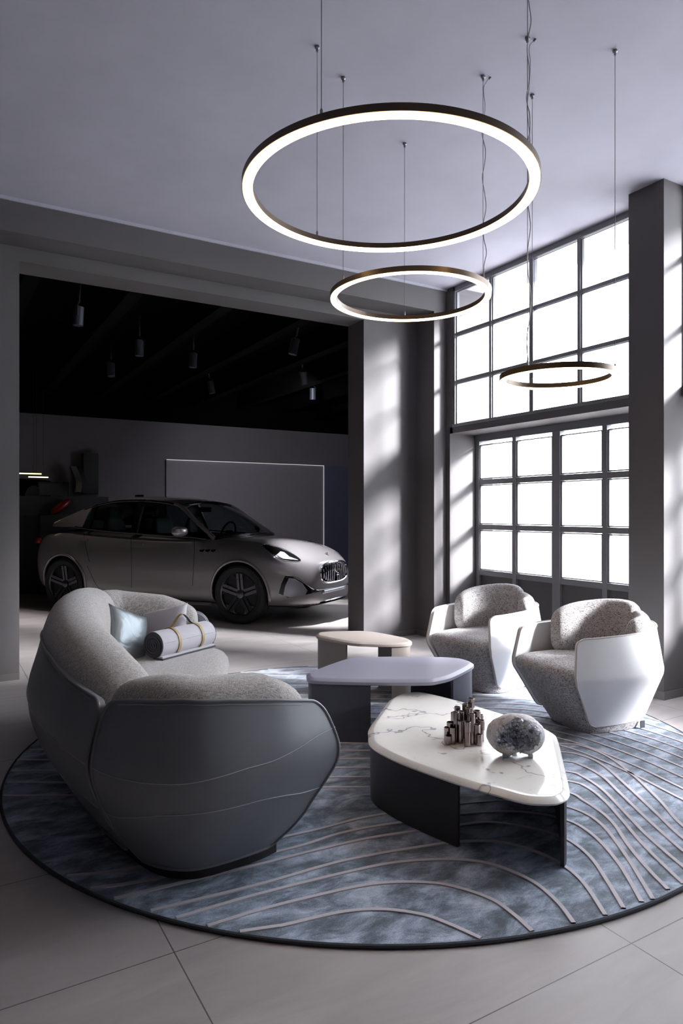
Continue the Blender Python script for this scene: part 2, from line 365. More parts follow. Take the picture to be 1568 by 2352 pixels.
# ------------------------------------------------------------------ rug
RC = W(.15, 4.25); RR = 2.03
def fl(pts): return [floor_point(a, b, .012)[:2] for a, b in pts]
def xz(pts): return [W(a, b) for a, b in pts]
keys = [
 fl([(640, 2128), (662, 2124), (785, 2096), (878, 2090), (970, 2102), (1032, 2124), (1095, 2152)]),
 fl([(540, 2108), (600, 2090), (723, 2059), (847, 2033), (946, 2027), (1032, 2035), (1125, 2065), (1180, 2102), (1224, 2142)]),
 fl([(470, 2090), (600, 2053), (785, 2007), (909, 1982), (1032, 1975), (1125, 1985), (1217, 2022), (1279, 2072), (1322, 2128)]),
 fl([(400, 2080), (600, 2031), (785, 1979), (970, 1945), (1069, 1933), (1155, 1936), (1248, 1964), (1328, 2016), (1396, 2112)]),
 fl([(300, 2056), (600, 1985), (723, 1954), (847, 1926), (964, 1908), (1050, 1896), (1125, 1889), (1217, 1902), (1297, 1926), (1353, 1967), (1396, 2028), (1442, 2105)]),
 fl([(223, 2039), (344, 2021), (662, 1951), (785, 1914), (921, 1889), (1080, 1868), (1200, 1866), (1297, 1883), (1359, 1917), (1421, 1985), (1484, 2092)]),
 fl([(159, 2012), (319, 1992), (698, 1913), (850, 1876), (1060, 1846), (1200, 1838), (1297, 1852), (1371, 1886), (1433, 1960), (1510, 2085)]),
]
right = [  # tails of the next lines on the right
 fl([(1307, 1822), (1339, 1839), (1384, 1869), (1413, 1898), (1443, 1943), (1488, 1997), (1560, 2070)]),
 fl([(1306, 1795), (1348, 1809), (1387, 1839), (1428, 1884), (1473, 1937), (1533, 1997), (1590, 2050)]),
 fl([(1303, 1773), (1339, 1785), (1384, 1815), (1428, 1860), (1488, 1922), (1568, 1991), (1610, 2022)]),
 fl([(1297, 1749), (1339, 1760), (1384, 1785), (1422, 1821), (1488, 1884), (1568, 1955), (1640, 2010)]),
 fl([(1291, 1728), (1339, 1737), (1384, 1758), (1443, 1809), (1503, 1865), (1568, 1926), (1660, 1990)]),
 fl([(1291, 1709), (1339, 1715), (1398, 1740), (1458, 1785), (1518, 1843), (1568, 1898), (1680, 1975)]),
]
for i, t in enumerate(right):
    zb = 3.50+.135*i
    keys.append([W(-2.1, zb-.12+.03*i), W(-1.0, zb-.10+.025*i), W(-.2, zb-.02), W(.5, zb+.0), W(.95, zb+.01)]+t)
for i in range(17):
    zb = 4.31+.12*i; e = (3.18, 3.27, 3.40, 3.52, 3.65, 3.76, 3.86, 3.98, 4.1, 4.24, 4.38, 4.5, 4.62, 4.75, 4.9, 5.05, 5.2)[i]
    x0 = 1.34+.055*i; x2 = x0+.42+.03*i
    keys.append([W(-2.2, zb+.02), W(-1, zb), W(0, zb-.01), W(x0-.75, zb-.01), W(x0-.3, zb-.05), W(x0, zb-.22-.01*i), W((x0+x2)/2, (zb+e)/2-.05), W(x2+.02, e-.1), W(x2+.5, e-.7)])
rug = MB()
N = 128; circ = [(RC[0]+RR*math.cos(2*math.pi*k/N), RC[1]+RR*math.sin(2*math.pi*k/N)) for k in range(N)]
v_, f_ = slab(circ, [(.0, .001), (-.004, .006), (.0, .012)]); rug.add(v_, f_[:-1], 0); rug.add([v_[i] for i in range(2*N, 3*N)], [tuple(range(N))], 0)
for kpts in keys:
    cc = cat([(a, b, 0) for a, b in kpts], 160)
    cc = [cc[0]+(cc[0]-cc[3]).normalized()*1.6]+cc+[cc[-1]+(cc[-1]-cc[-4]).normalized()*.5]
    L, ln = resample(cc, 420)
    run = []
    for i, p in enumerate(L):
        a, b = L[max(0, i-1)], L[min(len(L)-1, i+1)]; t = (b-a).normalized(); nn = Vector((t.y, -t.x, 0))
        if (p.xy-Vector(RC)).length < RR-.006: run.append((p, nn))
        elif len(run) > 3: break
        else: run = []
    if len(run) < 4: continue
    vs = []; w = .0095
    for p, nn in run:
        for o_, z in ((-w, .011), (-w*.85, .016), (w*.85, .016), (w, .011)): vs.append((p.x+nn.x*o_, p.y+nn.y*o_, z))
    rug.add(vs, [(i*4+j, i*4+j+1, i*4+j+5, i*4+j+4) for i in range(len(run)-1) for j in range(3)], 1)
tt = [(RC[0]+(RR+.001)*math.cos(2*math.pi*k/160), RC[1]+(RR+.001)*math.sin(2*math.pi*k/160), .007) for k in range(160)]
rug.tube(tt, .008, 8, True, 2)
tag(rug.build('round_rug', None, None, True, mats=[M['rug'], M['rug_line'], M['rug_edge']]), 'large round blue-grey silky rug with raised wavy lines under the seating', 'rug')
ZR = .016
# ------------------------------------------------------------------ sofa
SO = W(-.565, 3.881); SR = math.atan2(RY*.906+GY*.423, RX*.906+GX*.423)
sofa = empty('curved_sofa', (SO[0], SO[1], ZR), SR, 'large curved grey sofa with leather-clad outer shell and tweed cushions', 'sofa')
half = [(.04, -1.235), (-.26, -1.345), (-.60, -1.365), (-.85, -1.17), (-1.0, -.75), (-1.085, -.3), (-1.11, 0)]
plan = half+[(-1.10, .4), (-1.01, .92), (-.85, 1.34), (-.58, 1.53), (-.2, 1.50), (.19, 1.38)]
SP, SL = resample(cat([(x, y, 0) for x, y in plan], 600), 601)
def s_at(s):   # s in metres -> (point, outward normal)
    i = max(0.0, min(1.0, s/SL))*600; k = min(599, int(i)); p = SP[k].lerp(SP[k+1], i-k)
    a, b = SP[max(0, k-6)], SP[min(600, k+7)]; t = (b-a).normalized(); return p, Vector((t.y, -t.x, 0))*(-1)
# make sure the normal points outward
if s_at(SL/2)[1].x > 0:
    _s = s_at
    def s_at(s): p, n = _s(s); return p, -n
OFF = [(.03, .21), (.13, .14), (.27, .055), (.42, .0), (.50, .004), (.62, .042), (.74, .075)]
def off_z(z): return sum(lerp_tab(OFF, z+d) for d in (-.05, -.025, 0, .025, .05))/5
def shell_pt(s, z, out=0):
    p, n = s_at(s); q = p-n*(off_z(z)-out); return Vector((q.x, q.y, z))
def top_z(s):
    a = min(s, SL-s); return lerp_tab([(0, .625), (.05, .638), (.15, .657), (.3, .684), (.5, .712), (.7, .727), (.9, .719), (1.0, .706), (1.12, .685), (1.5, .70), (1.9, .735), (2.3, .745)], a)
S_ARM = 1.12   # arc length of an arm panel
def edge_front(z): return interp([(.05, .16), (.20, .09), (.42, .0), (.66, .06)], z)
def panel(s0, s1, e0, e1, name, rad_t=.06, rad_b=.08, e2=None):
    """leather shell panel between arc lengths s0,s1 with rounded corners; e0/e1: extra inset of its ends by height"""
    nu, nv = 44, 30
    def bounds(v, smid):
        zt = top_z(smid); z = .055+(zt-.055)*v; i = 0
        if z > zt-rad_t: i = rad_t-math.sqrt(max(0, rad_t**2-(z-zt+rad_t)**2))
        if z < .055+rad_b: i = max(i, rad_b-math.sqrt(max(0, rad_b**2-(.055+rad_b-z)**2)))
        return s0+e0(z)+i, s1-e1(z)-i
    def fn(u, v):
        v = .5-.5*math.cos(math.pi*v)
        a, b = bounds(v, s0 if u < .5 else s1); s = a+(b-a)*u; zt = top_z(s); z = .055+(zt-.055)*v; return shell_pt(s, z)
    v_, f_ = grid(fn, nu, nv); v2, f2 = thick(v_, f_, -.03)
    # outward orientation check
    o = link(name, v2, f2, M['leather'], sofa, True, angle=50)
    bd = [v_[i*nv] for i in range(nu)]+[v_[(nu-1)*nv+j] for j in range(1, nv)]+[v_[i*nv+nv-1] for i in range(nu-2, -1, -1)]+[v_[j] for j in range(nv-2, 0, -1)]
    MB().tube(bd, .0065, 8, True).build('piping', M['leather'], o)
    return o
zero = lambda z: .017
P1 = panel(0, S_ARM, edge_front, zero, 'leather_shell')
P2 = panel(S_ARM, SL-S_ARM, zero, zero, 'leather_shell')
P3 = panel(SL-S_ARM, SL, zero, edge_front, 'leather_shell')
def seam(parent, s0, s1, tab):
    pts = []
    for i in range(60):
        u = i/59; s = s0+(s1-s0)*u; z = interp(tab, u) if len(tab) > 2 else tab[0][1]; pts.append(shell_pt(s, z, .0015))
    MB().tube(cat(pts[::6]+[pts[-1]], 80), .0016, 6).build('stitched_seam', M['thread'], parent)
seam(P1, .015, S_ARM-.02, [(0, .53), (.35, .475), (.65, .45), (1, .455)])
seam(P1, .07, S_ARM-.03, [(0, .29), (.3, .33), (.65, .33), (1, .27)])
seam(P2, S_ARM+.02, SL-S_ARM-.02, [(0, .455), (.5, .47), (1, .455)])
seam(P2, S_ARM+.03, SL-S_ARM-.03, [(0, .27), (.5, .29), (1, .27)])
seam(P3, SL-S_ARM+.02, SL-.015, [(0, .455), (.35, .45), (.65, .475), (1, .53)])
# top stitch lines
for s0, s1, p in ((.17, S_ARM-.11, P1), (S_ARM+.11, SL-S_ARM-.11, P2), (SL-S_ARM+.11, SL-.17, P3)):
    MB().tube([shell_pt(s0+(s1-s0)*i/50, top_z(s0+(s1-s0)*i/50)-.014, .001) for i in range(51)], .0013, 6).build('stitched_seam', M['thread'], p)
# plinth and padded base
def ring_outline(ins, a=.25, b=None, front=-.12):
    b = SL-a if b is None else b
    pts = []
    for i in range(50):
        p, n = s_at(a+(b-a)*i/49); q = p-n*ins; pts.append((q.x, q.y))
    for y in (.85, .4, 0, -.4, -.75): pts.append((front-.10*(1-min(1, abs(y)/.75)), y))
    return pts
v_, f_ = slab(ring_outline(.222, .15), [(0, 0), (0, .055), (.01, .06)]); link('plinth', v_, f_, flat('dark_fabric_plinth', (56, 55, 58), .9), sofa, False)
v_, f_ = slab(ring_outline(.26, .22, None, .0), [(0.04, .06), (.0, .12), (-.03, .27), (0, .30)]); link('base_upholstery', v_, f_, M['tweed'], sofa, True, angle=50)
# seat
seat = [(.12, -1.03), (.185, -.86), (.11, -.62), (-.0, -.32), (-.05, 0), (.0, .32), (.10, .66), (.185, .95), (.13, 1.17), (-.1, 1.27), (-.5, 1.25), (-.8, 1.0), (-.93, .5), (-.95, 0), (-.93, -.4), (-.8, -.85), (-.5, -1.1), (-.1, -1.12)]
so = [(p.x, p.y) for p in cat([(a, b, 0) for a, b in seat], 110, True)]
v_, f_ = slab(so, [(.12, .14), (.06, .20), (.015, .28), (0, .34), (.008, .385), (.03, .415), (.07, .435), (.15, .445)]); link('seat_cushion', v_, f_, M['tweed'], sofa, True)
# arm and back pads along the inside of the shell
def arc_pad(s0, s1, ins, a, zlo, ztab, name='backrest_cushion', lean=0, p=5, q=3.0):
    def fn(w):
        s = s0+(s1-s0)*(w+1)/2; pp, nn = s_at(s); zt = lerp_tab(ztab, (w+1)/2)
        c = pp-nn*ins; return (c.x, c.y, (zlo+zt)/2), (nn.x, nn.y, 0), a, (zt-zlo)/2
    v_, f_ = pad(fn, 54, 28, p, q); return link(name, v_, f_, M['tweed'], sofa, True)
arc_pad(.09, S_ARM+.04, .205, .14, .34, [(0, .70), (.15, .755), (.7, .785), (1, .76)], 'arm_cushion', p=8, q=3.2)
arc_pad(SL-S_ARM+.0, SL-.10, .215, .13, .34, [(0, .86), (.35, .85), (.75, .80), (1, .72)], 'arm_cushion', p=7, q=3)
bcm = arc_pad(S_ARM-.02, SL-S_ARM+.13, .235, .17, .34, [(0, .72), (.12, .79), (.3, .85), (.62, .92), (.85, .92), (1, .89)], 'backrest_cushion', p=4.5, q=2.5)
# ------------------------------------------------------------------ things lying on the sofa
def cushion(name, w, h, t, mat, pw=3.0):
    vs = []; n = 22
    for sgn in (1, -1):
        for i in range(n):
            for j in range(n):
                u, v = i/(n-1)*2-1, j/(n-1)*2-1
                k = max(0, (1-abs(u)**pw))**.5*max(0, (1-abs(v)**pw))**.5
                pin = 1-.07*(1-abs(v)**2)*abs(u)**3; pin2 = 1-.07*(1-abs(u)**2)*abs(v)**3
                z = sgn*t/2*k*(1+.05*noise.noise((u*2.3, v*2.1, sgn)))
                vs.append((u*w/2*pin, z, v*h/2*pin2))
    fs = []
    for q in (0, n*n): fs += [(q+i*n+j, q+(i+1)*n+j, q+(i+1)*n+j+1, q+i*n+j+1) for i in range(n-1) for j in range(n-1)]
    o = link(name, vs, fs, mat)
    bm = bmesh.new(); bm.from_mesh(o.data); bmesh.ops.remove_doubles(bm, verts=bm.verts, dist=.0008); bmesh.ops.recalc_face_normals(bm, faces=bm.faces); bm.to_mesh(o.data); bm.free()
    return o
def place(o, pos, rx, ry, rz): o.location = pos; o.rotation_euler = (rx, ry, rz); return o
def Wc(X, Z, z): x, y = W(X, Z); return (x, y, z)
m = NM('metallic_silver_leather'); m.set(Base_Color=s2l((140, 148, 152)), Roughness=.42, Metallic=.5); m.bump(m.noise(m.coord(), 7, 3, .5, 1), .35, .03); M['silverc'] = m.m
M['suede'] = flat('pale_grey_suede', (188, 184, 192), .85, 0, Sheen_Weight=.4)
M['stitch'] = flat('white_decorative_stitching', (232, 230, 232), .7)
M['charcoal'] = flat('charcoal_blanket_lining', (58, 58, 66), .95, 0, Sheen_Weight=.3)
M['strap'] = flat('tan_leather_strap', (172, 150, 104), .45)
M['strap_in'] = flat('black_strap_lining', (26, 24, 34), .5)
c1 = cushion('metallic_cushion', .36, .36, .15, M['silverc'])
place(c1, Wc(-1.42, 4.50, .60), math.radians(-16), math.radians(22), math.radians(-30+60))
tag(c1, 'silver metallic leather cushion leaning on the sofa backrest behind the rolled blanket', 'cushion')
c2 = cushion('stitched_cushion', .39, .32, .13, M['suede'])
place(c2, Wc(-1.25, 4.76, .60), math.radians(-24), math.radians(-12), math.radians(-30.5-12))
tag(c2, 'pale grey rectangular cushion with white dashed stitching on the sofa', 'cushion')
st = MB()
def dash(path, half_t):
    for i in range(0, len(path)-1, 2):
        st.tube([path[i], path[i+1]], .0022, 5)
def c2p(u, v):
    k = max(0, (1-abs(u)**3))**.5*max(0, (1-abs(v)**3))**.5
    return (u*.18*(1-.07*(1-v*v)*abs(u)**3), -.065*k-.006, v*.16*(1-.07*(1-u*u)*abs(v)**3))
dash([c2p(-.66+1.3*i/46, .78) for i in range(47)], 0); dash([c2p(-.66, .78-1.5*i/46) for i in range(47)], 0)
st.build('stitching', M['stitch'], c2)
# rolled blanket
A, B = Vector(Wc(-1.225, 4.44, .555)), Vector(Wc(-.968, 4.90, .55)); ax = (B-A); Lb = ax.length
roll = empty('rolled_blanket', (A+B)/2, math.atan2(ax.y, ax.x), 'rolled pale grey blanket with charcoal lining and strap handle on the sofa seat', 'blanket')
rb = MB(); rbr = .088
prof = []
spi = [(rbr*(.12+.86*i/120)*math.cos(i/120*2*math.pi*4.2+2.6)*1.04, rbr*(.12+.86*i/120)*math.sin(i/120*2*math.pi*4.2+2.6)*.96) for i in range(121)]
cyl = MB().lathe([(rbr*.985, -Lb/2+.004), (rbr, -Lb/2+.012), (rbr, Lb/2-.012), (rbr*.985, Lb/2-.004)], 40, 'x')
cyl.f = cyl.f[:-2]; cyl.m = cyl.m[:-2]
cyl.build('blanket_outside', M['suede'], roll)
lin = MB().lathe([(rbr*.95, -Lb/2+.002), (rbr*.97, -Lb/2+.01), (rbr*.97, Lb/2-.01), (rbr*.95, Lb/2-.002)], 40, 'x')
for sx in (-1, 1): lin.tube([(sx*(Lb/2), a*.93, b*.93) for a, b in spi], .0052, 6)
lin.box(-Lb/2+.002, Lb/2-.002, -.084, .0, -.092, -.080)
lin.build('blanket_lining', M['charcoal'], roll)
MB().box(-Lb/2+.006, Lb/2-.006, -.078, -.02, -.080, -.070).build('blanket_edge', M['suede'], roll, False)
sb = MB()
for i in range(0, 40):
    x = -Lb/2+.02+(Lb-.04)*i/40; a = math.radians(12); yy, zz = -math.cos(a)*rbr*1.012, math.sin(a)*rbr*1.012
    sb.tube([(x, yy, zz), (x+.007, yy, zz)], .0022, 5)
sb.build('stitching', M['stitch'], roll)
for x in (-.105, .125):
    pts = [(x, (rbr+.003)*math.cos(t), (rbr+.003)*math.sin(t)) for t in [2*math.pi*k/40 for k in range(40)]]
    vs = []
    for (px_, py_, pz_) in pts:
        for dx, k in ((-.011, 1), (.011, 1), (.011, 1.03), (-.011, 1.03)): vs.append((px_+dx, py_*k, pz_*k))
    MB().add(vs, [(i*4+j, i*4+(j+1) % 4, ((i+1) % 40)*4+(j+1) % 4, ((i+1) % 40)*4+j) for i in range(40) for j in range(4)]).build('strap', M['strap'], roll)
def handle(off, nm, mt):
    hp = cat([(-.105, 0, rbr+.002), (-.075, 0, rbr+.018), (-.035, 0, rbr+.062), (.01, 0, rbr+.08), (.05, 0, rbr+.058), (.09, 0, rbr+.018), (.125, 0, rbr+.002)], 30)
    vs = []
    for p in hp:
        for dy, dz in ((-.011, off), (.011, off), (.011, off+.0025), (-.011, off+.0025)): vs.append((p.x, p.y+dy, p.z+dz))
    MB().add(vs, [(i*4+j, i*4+(j+1) % 4, (i+1)*4+(j+1) % 4, (i+1)*4+j) for i in range(29) for j in range(4)]+[(0, 1, 2, 3), (116, 117, 118, 119)]).build(nm, mt, roll)
handle(0, 'handle', M['strap']); handle(-.0026, 'handle_lining', M['strap_in'])
# ------------------------------------------------------------------ armchairs
def make_chair():
    t = empty('armchair', (0, 0, ZR))
    hp = [(.425, .325), (.22, .368), (-.06, .37), (-.29, .30), (-.44, .155), (-.49, 0)]
    full = hp+[(x, -y) for x, y in hp[-2::-1]]
    SPc, Lc = resample(cat([(x, y, 0) for x, y in full], 400), 401)
    def at(s):
        i = max(0., min(1., s/Lc))*400; k = min(399, int(i)); p = SPc[k].lerp(SPc[k+1], i-k); a, b = SPc[max(0, k-5)], SPc[min(400, k+6)]
        d = (b-a).normalized(); n = Vector((-d.y, d.x, 0)); n = n if n.dot(p-Vector((-.05, 0, 0))) > 0 else -n; return p, n
    def offc(z, s):
        b = .10+.02*(1-abs(s/Lc*2-1)); k = [(.06, b), (.345, .004), (.375, .0), (.64, .045)]; return lerp_tab(k, z)
    def pt(s, z): p, n = at(s); q = p-n*offc(z, s); return Vector((q.x, q.y, z))
    def ef(z): return lerp_tab([(.06, .15), (.34, .008), (.40, .0), (.62, .025)], z)
    nu, nv = 60, 34
    def fn(u, v):
        vv = v; s_c = u*Lc; zt = .625+.035*(1-abs(2*u-1)); z = .06+(zt-.06)*vv; r = .045; i = 0
        if z > zt-r: i = r-math.sqrt(max(0, r*r-(z-zt+r)**2))
        if z < .06+r: i = r-math.sqrt(max(0, r*r-(.06+r-z)**2))
        a, b = ef(z)+i, Lc-ef(z)-i; return pt(a+(b-a)*u, z)
    v_, f_ = grid(fn, nu, nv); v2, f2 = thick(v_, f_, -.024)
    o = link('shell', v2, f2, M['white'], t, True, angle=60)
    nb = v_[:nv]+[v_[i*nv+nv-1] for i in range(1, nu)]+[v_[(nu-1)*nv+j] for j in range(nv-2, -1, -1)]
    MB().tube(nb, .0045, 6).build('shell_edge', M['shell_edge'], o)
    # seat block
    secs = [(0, .222, .255, -.25), (.012, .23, .262, -.255), (.05, .245, .285, -.26), (.15, .275, .36, -.29), (.28, .308, .445, -.33), (.36, .322, .495, -.35), (.395, .322, .503, -.35), (.42, .31, .49, -.35), (.437, .275, .455, -.35), (.447, .23, .39, -.33), (.45, .12, .22, -.2)]
    n = 56; vs = []
    for z, hw, xf, xb in secs:
        cx, rx = (xf+xb)/2, (xf-xb)/2
        for k in range(n):
            a = 2*math.pi*k/n; e = 2/4.2; ca, sa = math.cos(a), math.sin(a)
            x = cx+rx*math.copysign(abs(ca)**e, ca); y = hw*math.copysign(abs(sa)**e, sa)
            y *= 1-.12*max(0, -ca); x -= .03*(y/hw)**2*(1 if ca > 0 else 0)*abs(ca)**.5
            vs.append((x, y, z+(.012*(1-(y/max(hw, .01))**2) if z > .3 else 0)))
    fs = [(i*n+k, i*n+(k+1) % n, (i+1)*n+(k+1) % n, (i+1)*n+k) for i in range(len(secs)-1) for k in range(n)]+[tuple(range(n)), tuple(range((len(secs)-1)*n, len(secs)*n))]
    sblk = link('seat', vs, fs, M['chenille'], t, True)
    def bp(path, a, h0, h1, nm):
        C = cat([(x, y, 0) for x, y in path], 60)
        def f2_(w):
            i = (w+1)/2*58; k_ = min(57, int(i)); p = C[k_].lerp(C[k_+1], i-k_); d = (C[min(59, k_+3)]-C[max(0, k_-3)]).normalized()
            zt = h0+(h1-h0)*math.sin(min(1, (w+1)/2*1.3)*math.pi/2); return (p.x, p.y, (.40+zt)/2), (d.y, -d.x, 0), a, (zt-.40)/2
        v_, f_ = pad(f2_, 40, 24, 4.2, 2.8); return link(nm, v_, f_, M['chenille'], t, True)
    bp([(.14, -.235), (-.06, -.235), (-.22, -.165), (-.30, -.03), (-.29, .09)], .074, .74, .80, 'back_cushion')
    bp([(-.315, -.02), (-.30, .10), (-.22, .195), (-.08, .232)], .062, .765, .72, 'back_cushion')
    tg = MB().box(-.20, -.165, .236, .241, .004, .05); tg.build('label_tag', M['tag'], t, False)
    return t
ch = make_chair()
def set_chair(o, X, Z, hx, hz, label):
    x, y = W(X, Z); o.location = (x, y, ZR); o.rotation_euler = (0, 0, math.atan2(RY*hx+GY*hz, RX*hx+GX*hz))
    tag(o, label, 'armchair', 'pair of white shell armchairs')
ch2 = copy_tree(ch)
set_chair(ch, 1.695, 4.585, -.93, -.367, 'white shell armchair with grey textured cushions, the one nearer the camera and marble table')
set_chair(ch2, 1.22, 5.551, -.77, -.64, 'white shell armchair with grey textured cushions, the farther one near the wall corner')
# ------------------------------------------------------------------ tables
def table(name, label, outline_px, ztop, legs, top_mat, leg_mat, thick_=.035, bev=.022, round_n=120, leg_ins=.012, legmats=None):
    pts = [Vector(floor_point(a, b, ztop-thick_*.6)[:2]) for a, b in outline_px]; c = sum(pts, Vector((0, 0)))/len(pts)
    t = empty(name, (c.x, c.y, ZR), 0, label, 'table')
    L = cat([(p.x-c.x, p.y-c.y, 0) for p in pts], 260, True); L, _ = resample(L+[L[0]], round_n+1); L = L[:-1]
    zt = ztop-ZR
    v_, f_ = slab([(p.x, p.y) for p in L], [(.004, zt-thick_), (0, zt-thick_+.004), (0, zt-bev*.66), (.002, zt-bev*.6), (bev, zt-.001), (bev+.006, zt), (bev+.03, zt)]); link('tabletop', v_, f_, top_mat, t, True, angle=28)
    n = len(L)
    for a, via, b in legs:   # a leg panel follows the outline from a over via to b
        near = lambda q: min(range(n), key=lambda i: (L[i].xy-(Vector(floor_point(*q, ztop-thick_*.6)[:2])-c)).length)
        ia, iv, ib = near(a), near(via), near(b); step = 1
        if (iv-ia) % n > (ib-ia) % n: step = -1
        idx = [(ia+step*k) % n for k in range(((ib-ia)*step) % n+1)]
        vs = []
        for i in idx:
            d = (L[(i+1) % n]-L[i-1]).normalized(); nn = Vector((d.y, -d.x)); nn = nn if nn.dot(L[i].xy) > 0 else -nn
            p, q = L[i].xy-nn*leg_ins, L[i].xy-nn*(leg_ins+.016)
            vs += [(p.x, p.y, 0), (p.x, p.y, zt-thick_), (q.x, q.y, zt-thick_), (q.x, q.y, 0)]
        m_ = len(idx); fs = [(i*4+j, i*4+(j+1) % 4, (i+1)*4+(j+1) % 4, (i+1)*4+j) for i in range(m_-1) for j in range(4)]+[(0, 1, 2, 3), tuple(range((m_-1)*4, m_*4))]
        link('leg', vs, fs, leg_mat, t, True, angle=30)
    return t
mo = [(845.4, 1693.6), (848, 1672), (878, 1630), (899, 1605), (932.5, 1594), (974.6, 1594), (1050, 1611.5), (1143, 1639), (1227, 1666), (1269, 1684), (1281, 1702), (1294, 1755), (1307, 1811), (1305, 1832), (1286, 1843), (1261, 1846), (1206, 1843), (1143, 1826), (1050, 1799), (932.5, 1757), (869, 1727), (848, 1710)]
table('marble_coffee_table', 'low coffee table with white veined marble top and dark curved panel legs', mo, .305, [((905, 1602), (846, 1700), (1050, 1799)), ((1299, 1838), (1295, 1760), (1150, 1641))], M['marble'], M['table_dark'], .026, .027)
to = [(704.4, 1556.8), (711.6, 1548), (785, 1521), (827, 1515), (882, 1513.4), (1000, 1514), (1042, 1516), (1071, 1521), (1087, 1531.5), (1042, 1556.8), (1008, 1566.5), (974.6, 1570), (848, 1570), (730.5, 1567), (707, 1563)]
table('blue_grey_coffee_table', 'blue-grey lacquered coffee table between the marble table and the small beige table', to, .40, [((790, 1520), (704.4, 1557), (855, 1570)), ((1045, 1555), (1087, 1531.5), (945, 1514))], M['table_blue'], M['table_blue_leg'], .035, .022)
bo = [(727, 1460), (739, 1455.8), (785, 1453.7), (848, 1454.5), (915.7, 1466), (943, 1474), (940, 1481), (899, 1483), (848, 1482), (802, 1479), (735, 1466)]
table('beige_side_table', 'small beige lacquered table, the farthest of the three low tables', bo, .45, [((745, 1455.5), (727, 1460), (790, 1478)), ((901, 1483), (943, 1475), (875, 1458))], M['table_beige'], flat('beige_grey_panel', (142, 132, 126), .5), .032, .018)
# ------------------------------------------------------------------ things on the marble table
ZM = .306
tb = empty('metal_tube_vase', Wc(.605, 3.33, ZM), math.radians(-30), 'cluster of polished gunmetal tubes of different heights standing on the marble table', 'vase')
tubes = [(1027, 1703, .075, 0), (1046, 1703, .155, .0), (1073, 1713, .125, 0), (1100, 1711, .055, 0), (1057, 1706, .115, 0), (1094, 1708, .10, 1), (1034, 1702, .10, 1), (1083, 1708, .155, 0), (1060, 1696, .145, 1), (1075, 1697, .165, 0), (1095, 1697, .15, 1), (1105, 1702, .11, 1), (1042, 1692, .13, 0), (1050, 1687, .15, 0), (1068, 1687, .165, 0), (1081, 1684, .19, 1), (1030, 1709, .045, 0), (1103, 1693, .12, 0), (1040, 1708, .085, 0), (1088, 1700, .12, 0)]
mi_ = tb.matrix_basis.copy(); inv = (Matrix.Translation(Vector(tb.location)) @ Matrix.Rotation(tb.rotation_euler[2], 4, 'Z')).inverted()
for px_, py_, h, kind in tubes:
    h *= .93; q = inv @ Vector(floor_point(px_, py_, ZM)); r = .0155; mb = MB()
    z0 = 0 if kind == 0 else h-.048; r1 = r if kind == 0 else r*1.16
    if kind: mb.lathe([(r*.86, .0), (r*.86, z0+.002)], 20, c=(q.x, q.y, 0))
    mb.lathe([(r1*.9, z0), (r1, z0+.002), (r1, h-.0015), (r1*.93, h), (r1*.78, h), (r1*.76, h-.002)], 24, c=(q.x, q.y, 0)); mb.f.pop(); mb.m.pop()
    mb.lathe([(r1*.76, h-.002), (r1*.74, h-.03), (.001, h-.03)], 24, c=(q.x, q.y, 0), mi=1); 
    mb.f.pop(-2); mb.m.pop(-2)
    if kind == 0 and h > .1: mb.lathe([(r*1.02, h*.55), (r*1.04, h*.56), (r*1.02, h*.57)], 24, c=(q.x, q.y, 0))
    mb.build('tube', None, tb, True, mats=[M['gun'], M['gun_in']])
# geode
m = NM('grey_rock_crust'); v = m.coord(); m.l(m.ramp(m.noise(v, 60, 5, .7), [(.32, s2l((172, 166, 165))), (.5, s2l((222, 218, 222))), (.68, s2l((248, 246, 247)))]), m.b.inputs['Base Color']); m.set(Roughness=.8); m.bump(m.noise(v, 120, 4, .7), .6, .004); M['crust'] = m.m
m = NM('bluish_quartz_crystals'); v = m.coord(); m.l(m.ramp(m.noise(v, 22, 4, .7), [(.34, s2l((160, 162, 176))), (.47, s2l((212, 215, 230))), (.6, s2l((245, 247, 252)))]), m.b.inputs['Base Color']); m.set(Roughness=.12, Specular_IOR_Level=.8); M['crystal'] = m.m
gX = 3.13*(1184-784)/1568
geo = empty('crystal_geode', Wc(gX, 3.13, ZM+.004), -math.atan2(GX, GY)-.05, 'rounded grey geode with an open hollow of bluish crystals standing on the marble table', 'geode')
GC = Vector((0, 0, .089)); HOL = []
def georad(d):
    a = math.atan2(d.z, d.x); base = Vector((d.x*.132, d.y*.085, d.z*.096))
    k = 1+.035*noise.noise(d*2.1)+.02*noise.noise(d*5)+.006*noise.noise(d*18)
    notch = max(0, 1-((d.x-.08)/.33)**2)*max(0, -d.z-.35)*.22
    base *= k*(1-notch*1.6) if d.z < 0 else k
    return base
bm = bmesh.new(); bmesh.ops.create_icosphere(bm, subdivisions=6, radius=1)
mats_idx = {}
for vv in bm.verts:
    d = vv.co.normalized(); p = georad(d)
    # hollow: wide bean-shaped opening facing the camera (-y)
    ex, ez = (p.x+.0)/.096, (p.z-.012-.012*math.cos(p.x*30))/.062
    ez += .35*max(0, 1-(ex-.15)**2*4)*(1 if p.z < .014 else 0)*0.8*-1*-1
    rr_ = math.sqrt(ex*ex+ez*ez)+.10*noise.noise(Vector((p.x*38, p.z*38, 0)))
    if d.y < 0 and rr_ < 1:
        dep = (1-rr_**2.0)*.11; p = Vector((p.x*(1-.0*rr_), p.y+dep, p.z)); vv.tag = True
        c_ = noise.cell(p*95); p += Vector((0, -1, 0))*(.010*c_)+Vector((noise.cell(p*80+Vector((7, 0, 0)))-.5, 0, noise.cell(p*80+Vector((0, 9, 0)))-.5))*.007
    vv.co = p+GC
